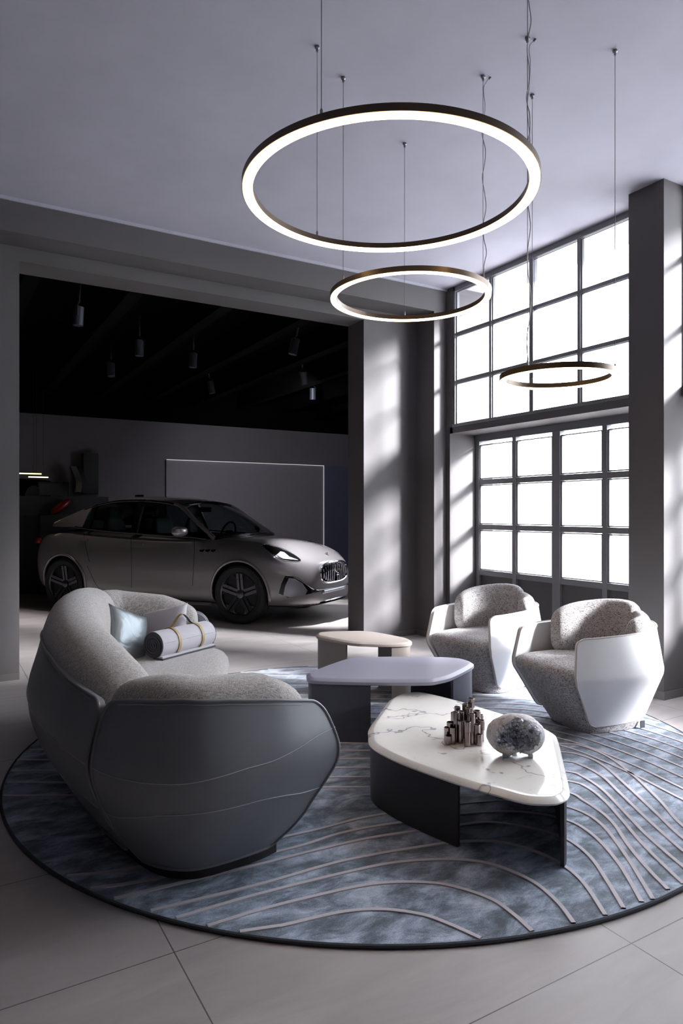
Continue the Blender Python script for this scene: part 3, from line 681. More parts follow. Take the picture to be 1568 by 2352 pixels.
bm.verts.index_update(); tags = {v.index for v in bm.verts if v.tag}
for f in bm.faces: f.material_index = 1 if sum(v.index in tags for v in f.verts) >= 2 else 0
me = bpy.data.meshes.new('rock'); bm.to_mesh(me); bm.free(); me.materials.append(M['crust']); me.materials.append(M['crystal'])
rock = bpy.data.objects.new('rock_crust', me); COL.objects.link(rock); rock.parent = geo
for p in me.polygons: p.use_smooth = p.material_index == 0
# individual crystal points lining the hollow
cr = MB(); bv = BVHTree.FromPolygons([v.co.copy() for v in me.vertices], [tuple(p.vertices) for p in me.polygons])
for i in range(340):
    a = random.uniform(0, 2*math.pi); r_ = random.uniform(.1, 1.08)**.6; x = .096*r_*math.cos(a); z = GC.z+.014+.060*r_*math.sin(a)
    hit = bv.ray_cast(Vector((x, -.3, z)), Vector((0, 1, 0)))
    if hit[0] is None: continue
    p, nn = hit[0], hit[1]; nn = nn if nn.y < 0 else -nn
    nn = (nn+Vector((random.uniform(-.6, .6), -.3, random.uniform(-.6, .6)))).normalized(); u = nn.orthogonal().normalized(); w_ = nn.cross(u); s_ = random.uniform(.0035, .0085); h = s_*random.uniform(1.1, 2.2)
    b0 = [p-nn*.004+(u*math.cos(k*math.pi/3)+w_*math.sin(k*math.pi/3))*s_ for k in range(6)]; b1 = [q+nn*(h*.45+.004) for q in b0]
    cr.add(b0+b1+[p+nn*h], [(k, (k+1) % 6, 6+(k+1) % 6, 6+k) for k in range(6)]+[(6+k, 6+(k+1) % 6, 12) for k in range(6)])
tag(cr.build('crystals', M['crystal'], geo, False), kind='stuff')
for x, y in ((-.055, -.03), (.06, -.03), (.0, .035)):
    MB().box(x-.010, x+.010, y-.008, y+.008, -.004, .012).build('clear_foot', flat('clear_foot_plastic', (210, 212, 216), .2), geo, False)
# ------------------------------------------------------------------ pendant rings
def pendant(X, Z, R_, ztop, mounts, label, gap, cable_at=None, thick_=.03):
    x, y = W(X, Z); t = empty('ring_pendant_light', (x, y, ztop), 0, label, 'pendant light', 'ring pendant lights')
    w = gap/2; n = 128; prof = [(R_-w, -thick_), (R_-w, 0), (R_+w, 0), (R_+w, -thick_)]
    vs = []; fs = []
    fr = MB().lathe([(R_-w, -thick_+.003), (R_-w, 0), (R_+w, 0), (R_+w, -thick_), (R_+w-.004, -thick_), (R_+w-.004, -.006), (R_-w+.003, -.006), (R_-w+.003, -thick_+.003)], n, closed=True); fr.build('ring_frame', M['bronze'], t, angle=30)
    MB().lathe([(R_-w+.0035, -thick_-.004), (R_-w+.0035, -.008), (R_+w-.0045, -.008), (R_+w-.0045, -thick_-.004)], n, closed=True).build('led_diffuser', M['led'], t, angle=30)
    for i, (mx_, mz_) in enumerate(mounts):
        a, b = W(mx_, mz_); a -= x; b -= y; top = CE-ztop
        MB().lathe([(.0016, 0), (.0016, top)], 8, c=(a, b, 0)).build('suspension_wire', M['wire'], t)
        MB().lathe([(.0055, 0), (.0055, .028), (.003, .034)], 12, c=(a, b, 0)).build('wire_gripper', M['steel'], t)
        MB().lathe([(.006, top-.03), (.007, top-.014), (.013, top-.010), (.013, top)], 16, c=(a, b, 0)).build('ceiling_mount', M['steel'], t)
        if i == cable_at:
            rnd = random.Random(i*7+int(R_*100)); pts = [(a+.012, b, 0)]; k = 14
            for j in range(1, k): pts.append((a+.010+.016*math.sin(j*1.9+R_*9)*(1 if j % 4 else .3)+rnd.uniform(-.004, .004), b, top*j/k))
            pts += [(a+.012, b, top-.05), (a+.04, b-.01, top-.004)]
            MB().tube(cat(pts, 120), .0026, 6).build('power_cable', M['cable'], t)
            MB().tube([(a+.036, b-.01, top-.012), (a+.046, b-.012, top)], .006, 8).build('cable_outlet', M['steel'], t)
    return t
pendant(.22, 3.151, .648, 2.907, [(-.132, 3.696), (-.0755, 2.574), (.867, 3.184)], 'largest glowing ring pendant hanging nearest the camera', .052, 2)
pendant(.420, 4.190, .470, 2.757, [(.0101, 3.959), (.431, 4.665), (.818, 3.947)], 'medium glowing ring pendant hanging below the largest ring in front of the opening', .042, 2)
pendant(1.211, 3.827, .300, 2.195, [(1.152, 4.125), (1.493, 3.728), (.988, 3.628)], 'smallest glowing ring pendant hanging in front of the tall window', .036, 2)
# ------------------------------------------------------------------ car in the showroom
CO = (3.192, 9.858, 0); CR = math.radians(-55.26)
car = empty('car', CO, CR, 'metallic grey sport utility car parked in the dark showroom behind the opening', 'car')
m = NM('metallic_grey_car_paint'); m.set(Base_Color=s2l((140, 136, 138)), Metallic=.5, Roughness=.38, Coat_Weight=1, Coat_Roughness=.04); M['paint'] = m.m
M['blackp'] = flat('gloss_black_trim', (14, 14, 16), .2); M['rubber'] = flat('tyre_rubber', (34, 34, 38), .75)
M['cabin'] = flat('dark_cabin', (18, 18, 20), .8); M['chrome'] = flat('chrome', (205, 205, 212), .12, 1.0)
M['rim'] = flat('dark_machined_wheel', (96, 96, 102), .28, .85); M['lamp'] = emis('headlamp_lens_light', (225, 232, 245), .5)
M['red'] = flat('red_lamp', (120, 14, 10), .3); M['grey_plastic'] = flat('grey_trim', (150, 150, 158), .35, .5)
ST = [
 (-2.28, [(0,.36),(.5,.36),(.62,.42),(.68,.6),(.66,.85),(.60,.98),(.5,1.04),(.3,1.07),(0,1.08)]),
 (-2.16, [(0,.26),(.68,.26),(.82,.35),(.87,.6),(.86,.85),(.79,1.00),(.70,1.08),(.4,1.13),(0,1.15)]),
 (-1.9, [(0,.22),(.8,.22),(.92,.32),(.95,.6),(.95,.82),(.90,.98),(.78,1.12),(.45,1.16),(0,1.17)]),
 (-1.5, [(0,.20),(.84,.20),(.95,.29),(.965,.55),(.985,.80),(.94,.98),(.82,1.155),(.5,1.16),(0,1.16)]),
 (-1.0, [(0,.20),(.84,.20),(.945,.28),(.95,.50),(.97,.80),(.93,.98),(.83,1.15),(.5,1.15),(0,1.15)]),
 (-.3, [(0,.20),(.84,.20),(.935,.28),(.93,.50),(.95,.76),(.92,.96),(.83,1.12),(.5,1.12),(0,1.12)]),
 (.5, [(0,.20),(.84,.20),(.935,.28),(.93,.50),(.95,.76),(.92,.94),(.83,1.09),(.5,1.09),(0,1.09)]),
 (.95, [(0,.20),(.84,.20),(.94,.28),(.945,.50),(.965,.76),(.93,.94),(.82,1.065),(.5,1.10),(0,1.12)]),
 (1.3, [(0,.20),(.84,.20),(.945,.28),(.96,.52),(.98,.76),(.94,.93),(.80,1.035),(.45,1.075),(0,1.09)]),
 (1.65, [(0,.20),(.84,.20),(.945,.28),(.965,.52),(.985,.75),(.93,.90),(.76,.99),(.42,1.03),(0,1.045)]),
 (1.95, [(0,.20),(.80,.20),(.91,.27),(.945,.50),(.94,.70),(.86,.85),(.69,.93),(.4,.965),(0,.98)]),
 (2.18, [(0,.20),(.66,.20),(.78,.26),(.83,.48),(.80,.66),(.70,.78),(.56,.85),(.32,.885),(0,.90)]),
 (2.34, [(0,.21),(.46,.21),(.58,.27),(.62,.46),(.58,.62),(.50,.72),(.42,.775),(.22,.81),(0,.825)]),
 (2.39, [(0,.25),(.36,.25),(.46,.31),(.50,.46),(.46,.60),(.39,.68),(.32,.73),(.15,.76),(0,.77)]),
]
vs = []; fs = []
for x, hp in ST:
    row = [(x, -y, z) for y, z in hp[::-1]]+[(x, y, z) for y, z in hp[1:-1]]
    vs += row
n = 16
for i in range(len(ST)-1):
    for k in range(n): fs.append((i*n+k, i*n+(k+1) % n, (i+1)*n+(k+1) % n, (i+1)*n+k))
for b in (0, (len(ST)-1)*n):   # end caps as quads between left and right
    fs += [(b+k, b+k+1, b+(16-k-1) % 16, b+(16-k) % 16) for k in range(1, 7)]+[(b, b+1, b+15), (b+7, b+8, b+9)]
body = link('body', vs, fs, M['paint'], None, True)
sub = body.modifiers.new('s', 'SUBSURF'); sub.levels = 3; sub.render_levels = 3
cuts = []
for cx_ in (1.5, -1.5):
    for sy in (-1, 1):
        c = MB().lathe([(.0, -.25), (.405, -.25), (.405, .25), (.0, .25)], 64, 'y', (cx_, sy*.88, .385)).build('cut', M['blackp']); cuts.append(c)
        b_ = body.modifiers.new('b', 'BOOLEAN'); b_.object = c; b_.operation = 'DIFFERENCE'; b_.solver = 'EXACT'; b_.material_mode = 'TRANSFER'
dg = bpy.context.evaluated_depsgraph_get(); me = bpy.data.meshes.new_from_object(body.evaluated_get(dg), depsgraph=dg)
body.modifiers.clear(); body.data = me
for c in cuts: bpy.data.objects.remove(c)
bm = bmesh.new(); bm.from_mesh(me)
for e in bm.edges:
    if len(e.link_faces) == 2 and e.calc_face_angle(0) > math.radians(40): e.smooth = False
bm.to_mesh(me); bm.free()
me.polygons.foreach_set('use_smooth', [True]*len(me.polygons))
if M['cabin'].name not in me.materials: me.materials.append(M['cabin'])
ci = me.materials.find(M['cabin'].name); bi = me.materials.find(M['blackp'].name)
for p in me.polygons:
    c = p.center
    if c.z > 1.0 and p.normal.z > .6 and abs(c.y) < .76 and -1.95 < c.x < .92: p.material_index = ci
    if c.z < .25 and p.normal.z < -.2: p.material_index = ci
body.parent = car
# greenhouse curves (car local, left side; mirrored for the right)
belt = [(1.02, .80, 1.055), (.66, .825, 1.085), (.2, .835, 1.10), (-.3, .838, 1.125), (-.8, .835, 1.15), (-1.2, .82, 1.18), (-1.5, .79, 1.205), (-1.95, .72, 1.20)]
rail = [(1.0, .78, 1.085), (.66, .70, 1.30), (.32, .615, 1.515), (-.1, .585, 1.585), (-.6, .575, 1.60), (-1.0, .58, 1.57), (-1.45, .61, 1.46), (-1.98, .68, 1.26)]
BL = cat(belt, 80); RLc = cat(rail, 80)
def at_x(C, x):
    for a, b in zip(C, C[1:]):
        if (a.x-x)*(b.x-x) <= 0 and a.x != b.x: return a.lerp(b, (a.x-x)/(a.x-b.x))
    return (C[0] if abs(C[0].x-x) < abs(C[-1].x-x) else C[-1]).copy()
def flip(p, s): return Vector((p[0], p[1]*s, p[2]))
def rail_pt(t): return RLc[max(0, min(79, int(t*79)))]
# roof with crown, from the windscreen header to the tailgate
rx = [.32-.02+i*(-1.98-.30)/29 for i in range(30)]
def roof_fn(u, v):
    x = rx[int(round(u*29))]; r = at_x(RLc, x); y = r.y*(1-2*v); c = .055*(1-(y/r.y)**2)
    fx = .07*(1-(y/r.y)**2)*(1 if x > -.5 else 0)*(max(0, x+.5)/.8); return (x+fx, y, r.z+c)
v_, f_ = grid(roof_fn, 30, 17); v2, f2 = thick(v_, f_, .025, (-.8, 0, .5)); link('roof', v2, f2, M['paint'], car, True, angle=50)
def wsf(u, v):   # windscreen
    a = Vector((1.0, .76, 1.075)); y = 1-2*v
    base = Vector((1.0+.17*(1-y*y), .76*y, 1.075+.045*(1-y*y))); top = Vector((.31+.07*(1-y*y), .60*y, 1.515+.053*(1-y*y)))
    p = base.lerp(top, u); p += Vector((.035, 0, .035))*math.sin(u*math.pi)*.7; return p
v_, f_ = grid(wsf, 12, 17); link('windscreen', v_, f_, M['ws'], car, True)
MB().tube([wsf(0, i/16)+Vector((0, 0, -.005)) for i in range(17)], .022, 8).build('windscreen_cowl', M['blackp'], car)
MB().tube([wsf(.97, i/16)+Vector((0, 0, 0)) for i in range(17)], .02, 8).build('windscreen_header', M['blackp'], car)
for s in (-1, 1):
    MB().tube([flip(p, s)+Vector((.0, s*.0, -.01)) for p in RLc[:26]], .032, 8).build('front_pillar', M['paint'], car)
    def pil(x, w, nm, mat):
        b, t = at_x(BL, x), at_x(RLc, x-.06); q = MB(); a = []
        for u in (0, .25, .5, .75, 1):
            p = b.lerp(t, u)+Vector((0, .018*math.sin(u*math.pi), 0)); a.append(p)
        vs = []
        for p in a:
            for dx, dy in ((-w, .006), (w, .006), (w, -.03), (-w, -.03)): vs.append((p.x+dx, (p.y+dy)*s, p.z))
        q.add(vs, [(i*4+j, i*4+(j+1) % 4, (i+1)*4+(j+1) % 4, (i+1)*4+j) for i in range(4) for j in range(4)]); q.build(nm, mat, car, False)
    pil(-.30, .055, 'centre_pillar', M['blackp']); pil(-1.14, .02, 'door_divider', M['blackp'])
    def side(x0, x1, nm, mat, up=1.0, ins=0.0):
        def fn(u, v):
            x = x0+(x1-x0)*u; b, t = at_x(BL, x), at_x(RLc, x); p = b.lerp(t, v*up); return ((p.x), (p.y+.018*math.sin(v*math.pi)-ins)*s, p.z)
        v_, f_ = grid(fn, 18, 8); return v_, f_
    v_, f_ = side(.92, -.26, '', None); link('front_side_window', v_, f_, M['tint'], car, True)
    v_, f_ = side(-.34, -1.42, '', None); link('rear_side_window', v_, f_, M['tint'], car, True)
    v_, f_ = side(-1.28, -1.96, '', None, 1.0, -.004); v2, f2 = thick(v_, f_, .02, (-1.6, 0, 1.2)); link('rear_pillar', v2, f2, M['paint'], car, True, angle=50)
    # chrome-black window surround
    MB().tube([flip(p, s)+Vector((0, s*.004, .0)) for p in BL[4:66]], .012, 8).build('belt_trim', M['blackp'], car)
    MB().tube([flip(p, s)+Vector((0, s*.012, -.022)) for p in RLc[8:68]], .016, 8).build('roof_trim', M['blackp'], car)
    # mirror
    mm = MB(); bmv = []
    v_, f_ = pad(lambda w: ((.62-.01*w, s*(1.0+.115*w), 1.165), (1, 0, 0), .075, .068), 14, 16, 2.6, 2.6); mm.add(v_, f_, 0); mm.tube([(.66, s*.84, 1.10), (.64, s*.93, 1.12)], .02, 8, mi=1)
    mm.build('mirror', None, car, True, mats=[M['paint'], M['blackp']])
# cabin: seats, wheel, dashboard
M['seatl'] = flat('grey_seat_leather', (96, 94, 96), .6)
for x in (-.05, -.95):
    for y in (-.38, .38):
        v_, f_ = pad(lambda w: ((x-.12, y+.2*w, 1.10), (1, 0, 0), .06, .26), 10, 14, 4, 3); so_ = link('seat_back', v_, f_, M['seatl'], car)
        v_, f_ = pad(lambda w: ((x-.16, y+.12*w, 1.42), (1, 0, 0), .045, .085), 10, 14, 4, 3); link('headrest', v_, f_, M['seatl'], so_)
MB().box(.55, .98, -.72, .72, 1.02, 1.09).build('dashboard', M['cabin'], car, False)
MB().tube([(.44+.05*math.cos(a), .38+.18*math.sin(a), 1.10+.17*math.cos(a)) for a in [2*math.pi*k/32 for k in range(32)]], .014, 8, True).tube([(.5, .38, 1.1), (.42, .38, 1.1)], .05, 10).build('steering_wheel', M['blackp'], car)
MB().box(.28, .31, -.13, .13, 1.42, 1.49).build('inner_mirror', M['blackp'], car, False)
# wheels
def wheel(x, y, s):
    w = empty('wheel', (x, y, .378)); w.parent = car
    hb = MB().lathe([(.268, -.10), (.30, -.115), (.34, -.12), (.364, -.105), (.372, -.06), (.375, 0), (.372, .06), (.364, .105), (.34, .12), (.30, .115), (.268, .10)], 72, 'y', closed=True)
    for yy in (-.055, -.018, .018, .055): hb.lathe([(.3755, yy-.003), (.3775, yy), (.3755, yy+.003)], 72, 'y', mi=0)
    hb.build('tyre', M['rubber'], w)
    r = MB().lathe([(.262, -.10), (.272, -.112*1), (.276, -.105), (.272, .10), (.262, .10), (.255, 0)], 72, 'y', closed=True)
    f = s*.085
    for k in range(5):
        a0 = 2*math.pi*k/5+.32
        for da in (-.115, .115):
            c0, s0 = math.cos(a0+da*1.0), math.sin(a0+da*1.0); c1, s1 = math.cos(a0+da*.9), math.sin(a0+da*.9)
            t = Vector((-math.sin(a0), 0, math.cos(a0)))
            p0 = Vector((math.cos(a0)*.03, f*.72, math.sin(a0)*.03))+t*da*.25; p1 = Vector((c1*.268, f*1.15, s1*.268)); q = []
            for p, wd_, dp in ((p0, .016, .035), (p0.lerp(p1, .5), .017, .03), (p1, .019, .025)):
                q += [p-t*wd_, p+t*wd_, p+t*wd_-Vector((0, s*dp, 0)), p-t*wd_-Vector((0, s*dp, 0))]
            r.add(q, [(0, 1, 5, 4), (1, 2, 6, 5), (2, 3, 7, 6), (3, 0, 4, 7), (4, 5, 9, 8), (5, 6, 10, 9), (6, 7, 11, 10), (7, 4, 8, 11), (0, 1, 2, 3), (8, 9, 10, 11)])
        # webbed outer plate between the spoke pairs
        for sg in (-1, 1):
            aa = [a0+sg*(.13+.05*j) for j in range(6)]
            q = [Vector((math.cos(a)*rr_, f*1.02, math.sin(a)*rr_)) for j, a in enumerate(aa) for rr_ in (.266, .266-.085*(1-j/5.5))]
            r.add(q, [(2*j, 2*j+1, 2*j+3, 2*j+2) for j in range(5)], 1)
    r.lathe([(.0, f*.9-.02*s), (.05, f*.9-.02*s), (.052, f*.9), (.03, f*.97), (0, f*.98)], 24, 'y')
    r.build('rim', None, w, True, mats=[M['rim'], M['blackp']])
    MB().lathe([(0, -.02), (.175, -.02), (.175, .015), (0, .015)], 40, 'y', (0, s*-.01, 0)).build('brake_disc', flat('dark_brake_disc', (60, 60, 64), .4, .8), w)
    MB().lathe([(.27, -.11), (.27, .0), (.0, .0)], 40, 'y', (0, -s*.09+s*.0, 0)).build('inner_barrel', M['cabin'], w) if 0 else None
    return w
for x in (1.5, -1.5):
    for s in (-1, 1): wheel(x, s*.845, s)
# surface details, placed on the body along sight lines and given thickness
bvh = BVHTree.FromPolygons([v.co.copy() for v in me.vertices], [tuple(p.vertices) for p in me.polygons])
Minv = (Matrix.Translation(Vector(CO)) @ Matrix.Rotation(CR, 4, 'Z')).inverted()
cam_l = Minv @ Vector((0, 0, CH))
def on_body(px, py, out=.004):
    d = Minv.to_3x3() @ Vector((RX*(px-CX)/FP+GX, RY*(px-CX)/FP+GY, -(py-CY)/FP)); d.normalize()
    h = bvh.ray_cast(cam_l, d)
    if h[0] is None: return None
    nn = h[1] if h[1].dot(d) < 0 else -h[1]; return h[0]+nn*out
def patch(name, poly, mat, parent=None, out=.006, both=False, rings=6, dens=4):
    P = []
    for i in range(len(poly)):
        a, b = poly[i], poly[(i+1) % len(poly)]
        P += [(a[0]+(b[0]-a[0])*k/dens, a[1]+(b[1]-a[1])*k/dens) for k in range(dens)]
    cx_ = sum(p[0] for p in P)/len(P); cy_ = sum(p[1] for p in P)/len(P); n = len(P); vs = []; last = None
    for r in range(rings+1):
        for p in P:
            k = 1-r/rings; q = on_body(cx_+(p[0]-cx_)*k, cy_+(p[1]-cy_)*k, out) or last
            if q is None: return None
            vs.append(q); last = q
    for i, p in enumerate(P): vs.append(on_body(*p, -.004) or vs[i])
    fs = [(r*n+i, r*n+(i+1) % n, (r+1)*n+(i+1) % n, (r+1)*n+i) for r in range(rings) for i in range(n)]
    fs += [((rings+1)*n+i, (rings+1)*n+(i+1) % n, (i+1) % n, i) for i in range(n)]
    objs = [link(name, vs, fs, mat, parent or car, True, angle=40)]
    if both: objs.append(link(name, [(x, -y, z) for x, y, z in vs], fs, mat, parent or car, True, angle=40))
    return objs
def line(name, pts, mat, r=.003, out=.001, both=False, parent=None, k=40):
    L = cat([(a, b, 0) for a, b in pts], k); Q = [q for q in (on_body(p.x, p.y, out) for p in L) if q is not None]
    Q = [Q[0]]+[b for a, b in zip(Q, Q[1:]) if (b-a).length > .002 and (b-a).length < .4]
    if len(Q) < 3: return
    MB().tube(Q, r, 6).build(name, mat, parent or car)
    if both: MB().tube([(x, -y, z) for x, y, z in Q], r, 6).build(name, mat, parent or car)
hl = patch('headlight', [(603, 1253), (612, 1252), (640, 1259), (662, 1268), (680, 1278), (690, 1287), (672, 1288), (645, 1284), (632, 1278), (615, 1264)], M['blackp'], both=True)
for o in hl or []:
    pass
if hl:
    for o, nm in ((hl[0], 0),):
        patch('lamp_lens', [(634, 1276), (644, 1268), (652, 1270), (664, 1280), (684, 1287), (650, 1284)], M['lamp'], o, .010)
    line('lamp_surround', [(603, 1254), (612, 1251), (640, 1258), (662, 1267), (690, 1287), (668, 1289), (645, 1285), (615, 1265), (603, 1255)], M['chrome'], .003, .006, True)
for px_ in (458, 471, 484):
    patch('fender_vent', [(px_, 1263), (px_+12, 1262), (px_+10, 1266), (px_+6, 1268), (px_+1, 1267)], M['blackp'], out=.003, rings=2, dens=2)
for pts in ([(184, 1239), (204, 1240), (202, 1243), (188, 1243)], [(304, 1249), (331, 1250), (328, 1257), (306, 1256)]):
    patch('door_handle', pts, M['paint'], out=.022, rings=3, dens=3)
for pts in ([(300, 1221), (301, 1260), (302, 1300), (302, 1350)], [(447, 1230), (446, 1270), (444, 1310), (442, 1345)], [(200, 1300), (222, 1345), (240, 1362)], [(190, 1210), (196, 1250), (205, 1290)]):
    line('door_gap', pts, M['blackp'], .0035, -.001)
line('bonnet_gap', [(455, 1232), (520, 1240), (590, 1247), (605, 1252)], M['blackp'], .003, -.001, True)
# sill, arch trims, bumper
MB().tube([(1.05, -.92, .225), (0, -.93, .22), (-1.05, -.92, .225)], .022, 8).build('side_sill', M['paint'], car)
MB().tube([(1.05, .935, .235), (0, .945, .23), (-1.05, .94, .235)], .035, 8).build('side_sill', M['paint'], car)
for x in (1.5, -1.5):
    for s in (-1, 1):
        arc = []
        for k in range(41):
            a = math.pi*(-.12+1.24*k/40); px_, pz_ = x+.422*math.cos(a), .385+.422*math.sin(a)
            if pz_ < .27: continue
            h = bvh.ray_cast(Vector((px_, s*2, pz_)), Vector((0, -s, 0)))
            if h[0]: arc.append(h[0]+Vector((0, s*.003, 0)))
        if len(arc) > 3: MB().tube(arc, .018, 8).build('wheel_arch_trim', M['paint'], car)
# grille
def front_x(y, z):
    h = bvh.ray_cast(Vector((4, y, z)), Vector((-1, 0, 0))); return h[0].x if h[0] else 2.3
def oval(t, ky=1, kz=1):
    c, s = math.cos(t), math.sin(t); return (.40*ky*math.copysign(abs(c)**.62, c), .625+.135*kz*math.copysign(abs(s)**.75, s))
gr = MB(); pts = []
for k in range(64):
    y, z = oval(2*math.pi*k/64); pts.append((front_x(y, z)+.012, y, z))
grl = MB().tube(pts, .014, 8, True).build('grille', M['chrome'], car)
vs = [(front_x(*oval(2*math.pi*k/48, r, r))+.004, *oval(2*math.pi*k/48, r, r)) for r in (1, .75, .5, .25, .02) for k in range(48)]
link('grille_mesh', vs, [(r*48+k, r*48+(k+1) % 48, (r+1)*48+(k+1) % 48, (r+1)*48+k) for r in range(4) for k in range(48)], M['blackp'], grl)
for i in range(-6, 7):
    y = i*.058
    if abs(i) == 0: continue
    hz = .118*(1-(abs(y)/.43)**3); q = []
    for j in range(9):
        z = .625+hz*(j/4-1); q.append((front_x(y, z)+.016+.014*math.cos((j/4-1)*1.4), y*(1+.02*math.cos((j/4-1)*1.5)), z))
    MB().tube(q, .0125, 8).build('grille_bar', M['chrome'], grl)
em = MB(); fx = front_x(0, .64)+.045
em.tube([(fx, 0, .55), (fx, 0, .74)], .008, 8)
em.tube(cat([(fx, -.06, .71), (fx, -.055, .65), (fx, 0, .61), (fx, .055, .65), (fx, .06, .71)], 20), .008, 8)
for y in (-.06, 0, .06): em.lathe([(0, .0), (.016, .0), (0, .035)], 8, c=(fx, y, .70 if y else .73))
em.tube([(fx, -.03, .585), (fx, .03, .585)], .006, 6)
em.build('trident_emblem', M['chrome'], grl)
# crest on the bonnet nose
MB().lathe([(0, 0), (.026, 0), (.026, .006), (0, .009)], 20, c=(2.27, 0, .865)).build('bonnet_badge', M['chrome'], car)
# lower bumper: corner intakes, radar panel, splitter
patch('corner_intake', [(640, 1363), (646, 1340), (655, 1322), (662, 1323), (672, 1325), (690, 1335), (715, 1352), (735, 1358), (700, 1366), (660, 1372)], M['blackp'], out=.004, both=True)
patch('corner_intake_insert', [(650, 1368), (655, 1345), (663, 1328), (676, 1329), (694, 1340), (705, 1356), (700, 1366), (665, 1371)], M['grey_plastic'], out=.010, both=True)
line('intake_edge', [(655, 1322), (680, 1326), (700, 1340), (722, 1354), (750, 1353), (784, 1345)], M['chrome'], .004, .006, True)
rp = MB(); q = []
for j in range(13):
    y = -.36+.72*j/12
    for z in (.365, .41): q.append((front_x(y, z)+.012, y, z))
rp.add(q, [(2*j, 2*j+1, 2*j+3, 2*j+2) for j in range(12)])
v2, f2 = thick(rp.v, rp.f, .012, (0, 0, .4)); link('radar_panel', v2, f2, M['grey_plastic'], car)
sp = []
for j in range(25):
    y = -.78+1.56*j/24; sp.append((2.40-.42*abs(y/.8)**3.0, y, .255))
sv = []
for p in sp: sv += [(p[0]+.02, p[1], p[2]-.012), (p[0]+.02, p[1], p[2]+.012), (p[0]-.08, p[1], p[2]+.03), (p[0]-.08, p[1], p[2]-.02)]
link('front_splitter', sv, [(i*4+j, i*4+(j+1) % 4, (i+1)*4+(j+1) % 4, (i+1)*4+j) for i in range(24) for j in range(4)]+[(0, 1, 2, 3), (96, 97, 98, 99)], M['chrome'], car, True, angle=40)
patch('tail_light', [(91, 1228), (100, 1240), (101, 1250), (92, 1252)], M['red'], both=True, rings=2, dens=2) or MB().box(-2.19, -2.10, -.84, -.80, .95, 1.03).build('tail_light', M['red'], car)
MB().box(-1.0, -.86, -.02, .02, 1.655, 1.685).build('roof_antenna', M['blackp'], car)
# ------------------------------------------------------------------ showroom wall: panel, light lines, print, screen
def far_pt(px, y): 
    r = (px-CX)/FP; dx, dy = RX*r+GX, RY*r+GY; Z = y/dy; return dx*Z, Z
xa, _ = far_pt(382, YF-.06); xb, _ = far_pt(742, YF-.06)
pn = MB().box(xa, xb, YF-.06, YF-.001, .0, 2.46)
m = NM('textured_grey_wall_panel'); v = m.coord(); m.l(m.ramp(m.noise(m.coord((6, 1, 60)), 6, 4, .7), [(.3, s2l((112, 107, 116))), (.7, s2l((138, 132, 142)))]), m.b.inputs['Base Color']); m.set(Roughness=.7); m.bump(m.noise(v, 60, 3), .4, .01); M['panel'] = m.m
tag(pn.build('wall_panel', M['panel'], None, False), 'wide textured grey wall panel behind the car outlined by a thin light line', 'wall panel')
x2 = far_pt(800, YF-.06)[0]
tag(MB().box(xb+.02, 8.4, YF-.05, YF-.001, 0, 2.46).build('wall_panel', flat('slate_blue_wall_panel', (84, 86, 110), .6), None, False), 'narrow slate blue wall panel to the right of the textured grey one', 'wall panel')
ls = empty('light_line', (xa, YF-.07, 0), 0, 'thin pale light strip running along the top and right edge of the grey wall panel', 'light strip')
MB().box(0, xb-xa, -.012, 0, 2.462, 2.475).build('strip', M['led_strip'], ls, False); MB().box(xb-xa, xb-xa+.012, -.012, 0, 0, 2.475).build('strip', M['led_strip'], ls, False)
# far left corner of the showroom
def fbox(name, px0, px1, py0, py1, y, d, mat, label, cat_):
    x0, Z = far_pt(px0, y); x1, Z1 = far_pt(px1, y); z1 = CH-(py0-CY)*Z/FP; z0 = CH-(py1-CY)*Z/FP
    return tag(MB().box(x0, x1, y, y+d, z0, z1).build(name, mat, None, False), label, cat_)
M['dk1'] = flat('dark_charcoal', (34, 34, 38), .6); M['dk2'] = flat('dark_grey_screen', (58, 62, 66), .4); M['dk3'] = flat('dark_slate_print', (62, 62, 74), .7); M['dk4'] = flat('dark_skin_tone_print', (48, 42, 42), .7)
scr = fbox('wall_screen', 88, 158, 1106, 1138, YF-.08, .07, M['dk1'], 'wide dark framed screen on the far left wall above the car tail', 'screen')
x0, Z = far_pt(91, YF-.09); x1, _ = far_pt(155, YF-.09)
MB().box(x0, x1, YF-.09, YF-.08, CH+38*Z/FP, CH+66*Z/FP).build('display', M['dk2'], scr, False)
# wall print with a figure in profile
ZP = YF-.04; x0, Z = far_pt(30, ZP); k_ = Z/FP
wp = empty('wall_print', (x0, ZP, 0), 0, 'large dark wall print of a person in profile, left of the car tail', 'wall print')
def q2(px, py, dy=0): x, Z_ = far_pt(px, ZP); return (x-x0, dy, CH-(py-CY)*Z_/FP)
def shape(nm, pts, mat, dy, smooth_=True):
    L = [q2(a, b) for a, b in pts]; L = [(p.x, p.z) for p in cat(L, 60, True)] if smooth_ else [(p[0], p[2]) for p in L]
    n = len(L); v_ = [(x, dy, z) for x, z in L]+[(x, dy+.008, z) for x, z in L]; link(nm, v_, [tuple(range(n)), tuple(range(n, 2*n))]+[(i, (i+1) % n, n+(i+1) % n, n+i) for i in range(n)], mat, wp, False)
shape('print_board', [(30, 1098), (116, 1104), (116, 1290), (30, 1290)], M['black'], 0, False)
shape('printed_hair', [(60, 1128), (72, 1116), (86, 1118), (92, 1128), (88, 1146), (80, 1160), (66, 1160), (58, 1145)], M['dk1'], -.009)
shape('printed_face', [(82, 1128), (90, 1130), (92, 1140), (91, 1152), (86, 1160), (80, 1150)], M['dk4'], -.018)
shape('printed_top', [(52, 1172), (66, 1162), (80, 1166), (92, 1180), (95, 1200), (84, 1212), (60, 1225), (46, 1210)], M['dk3'], -.012)
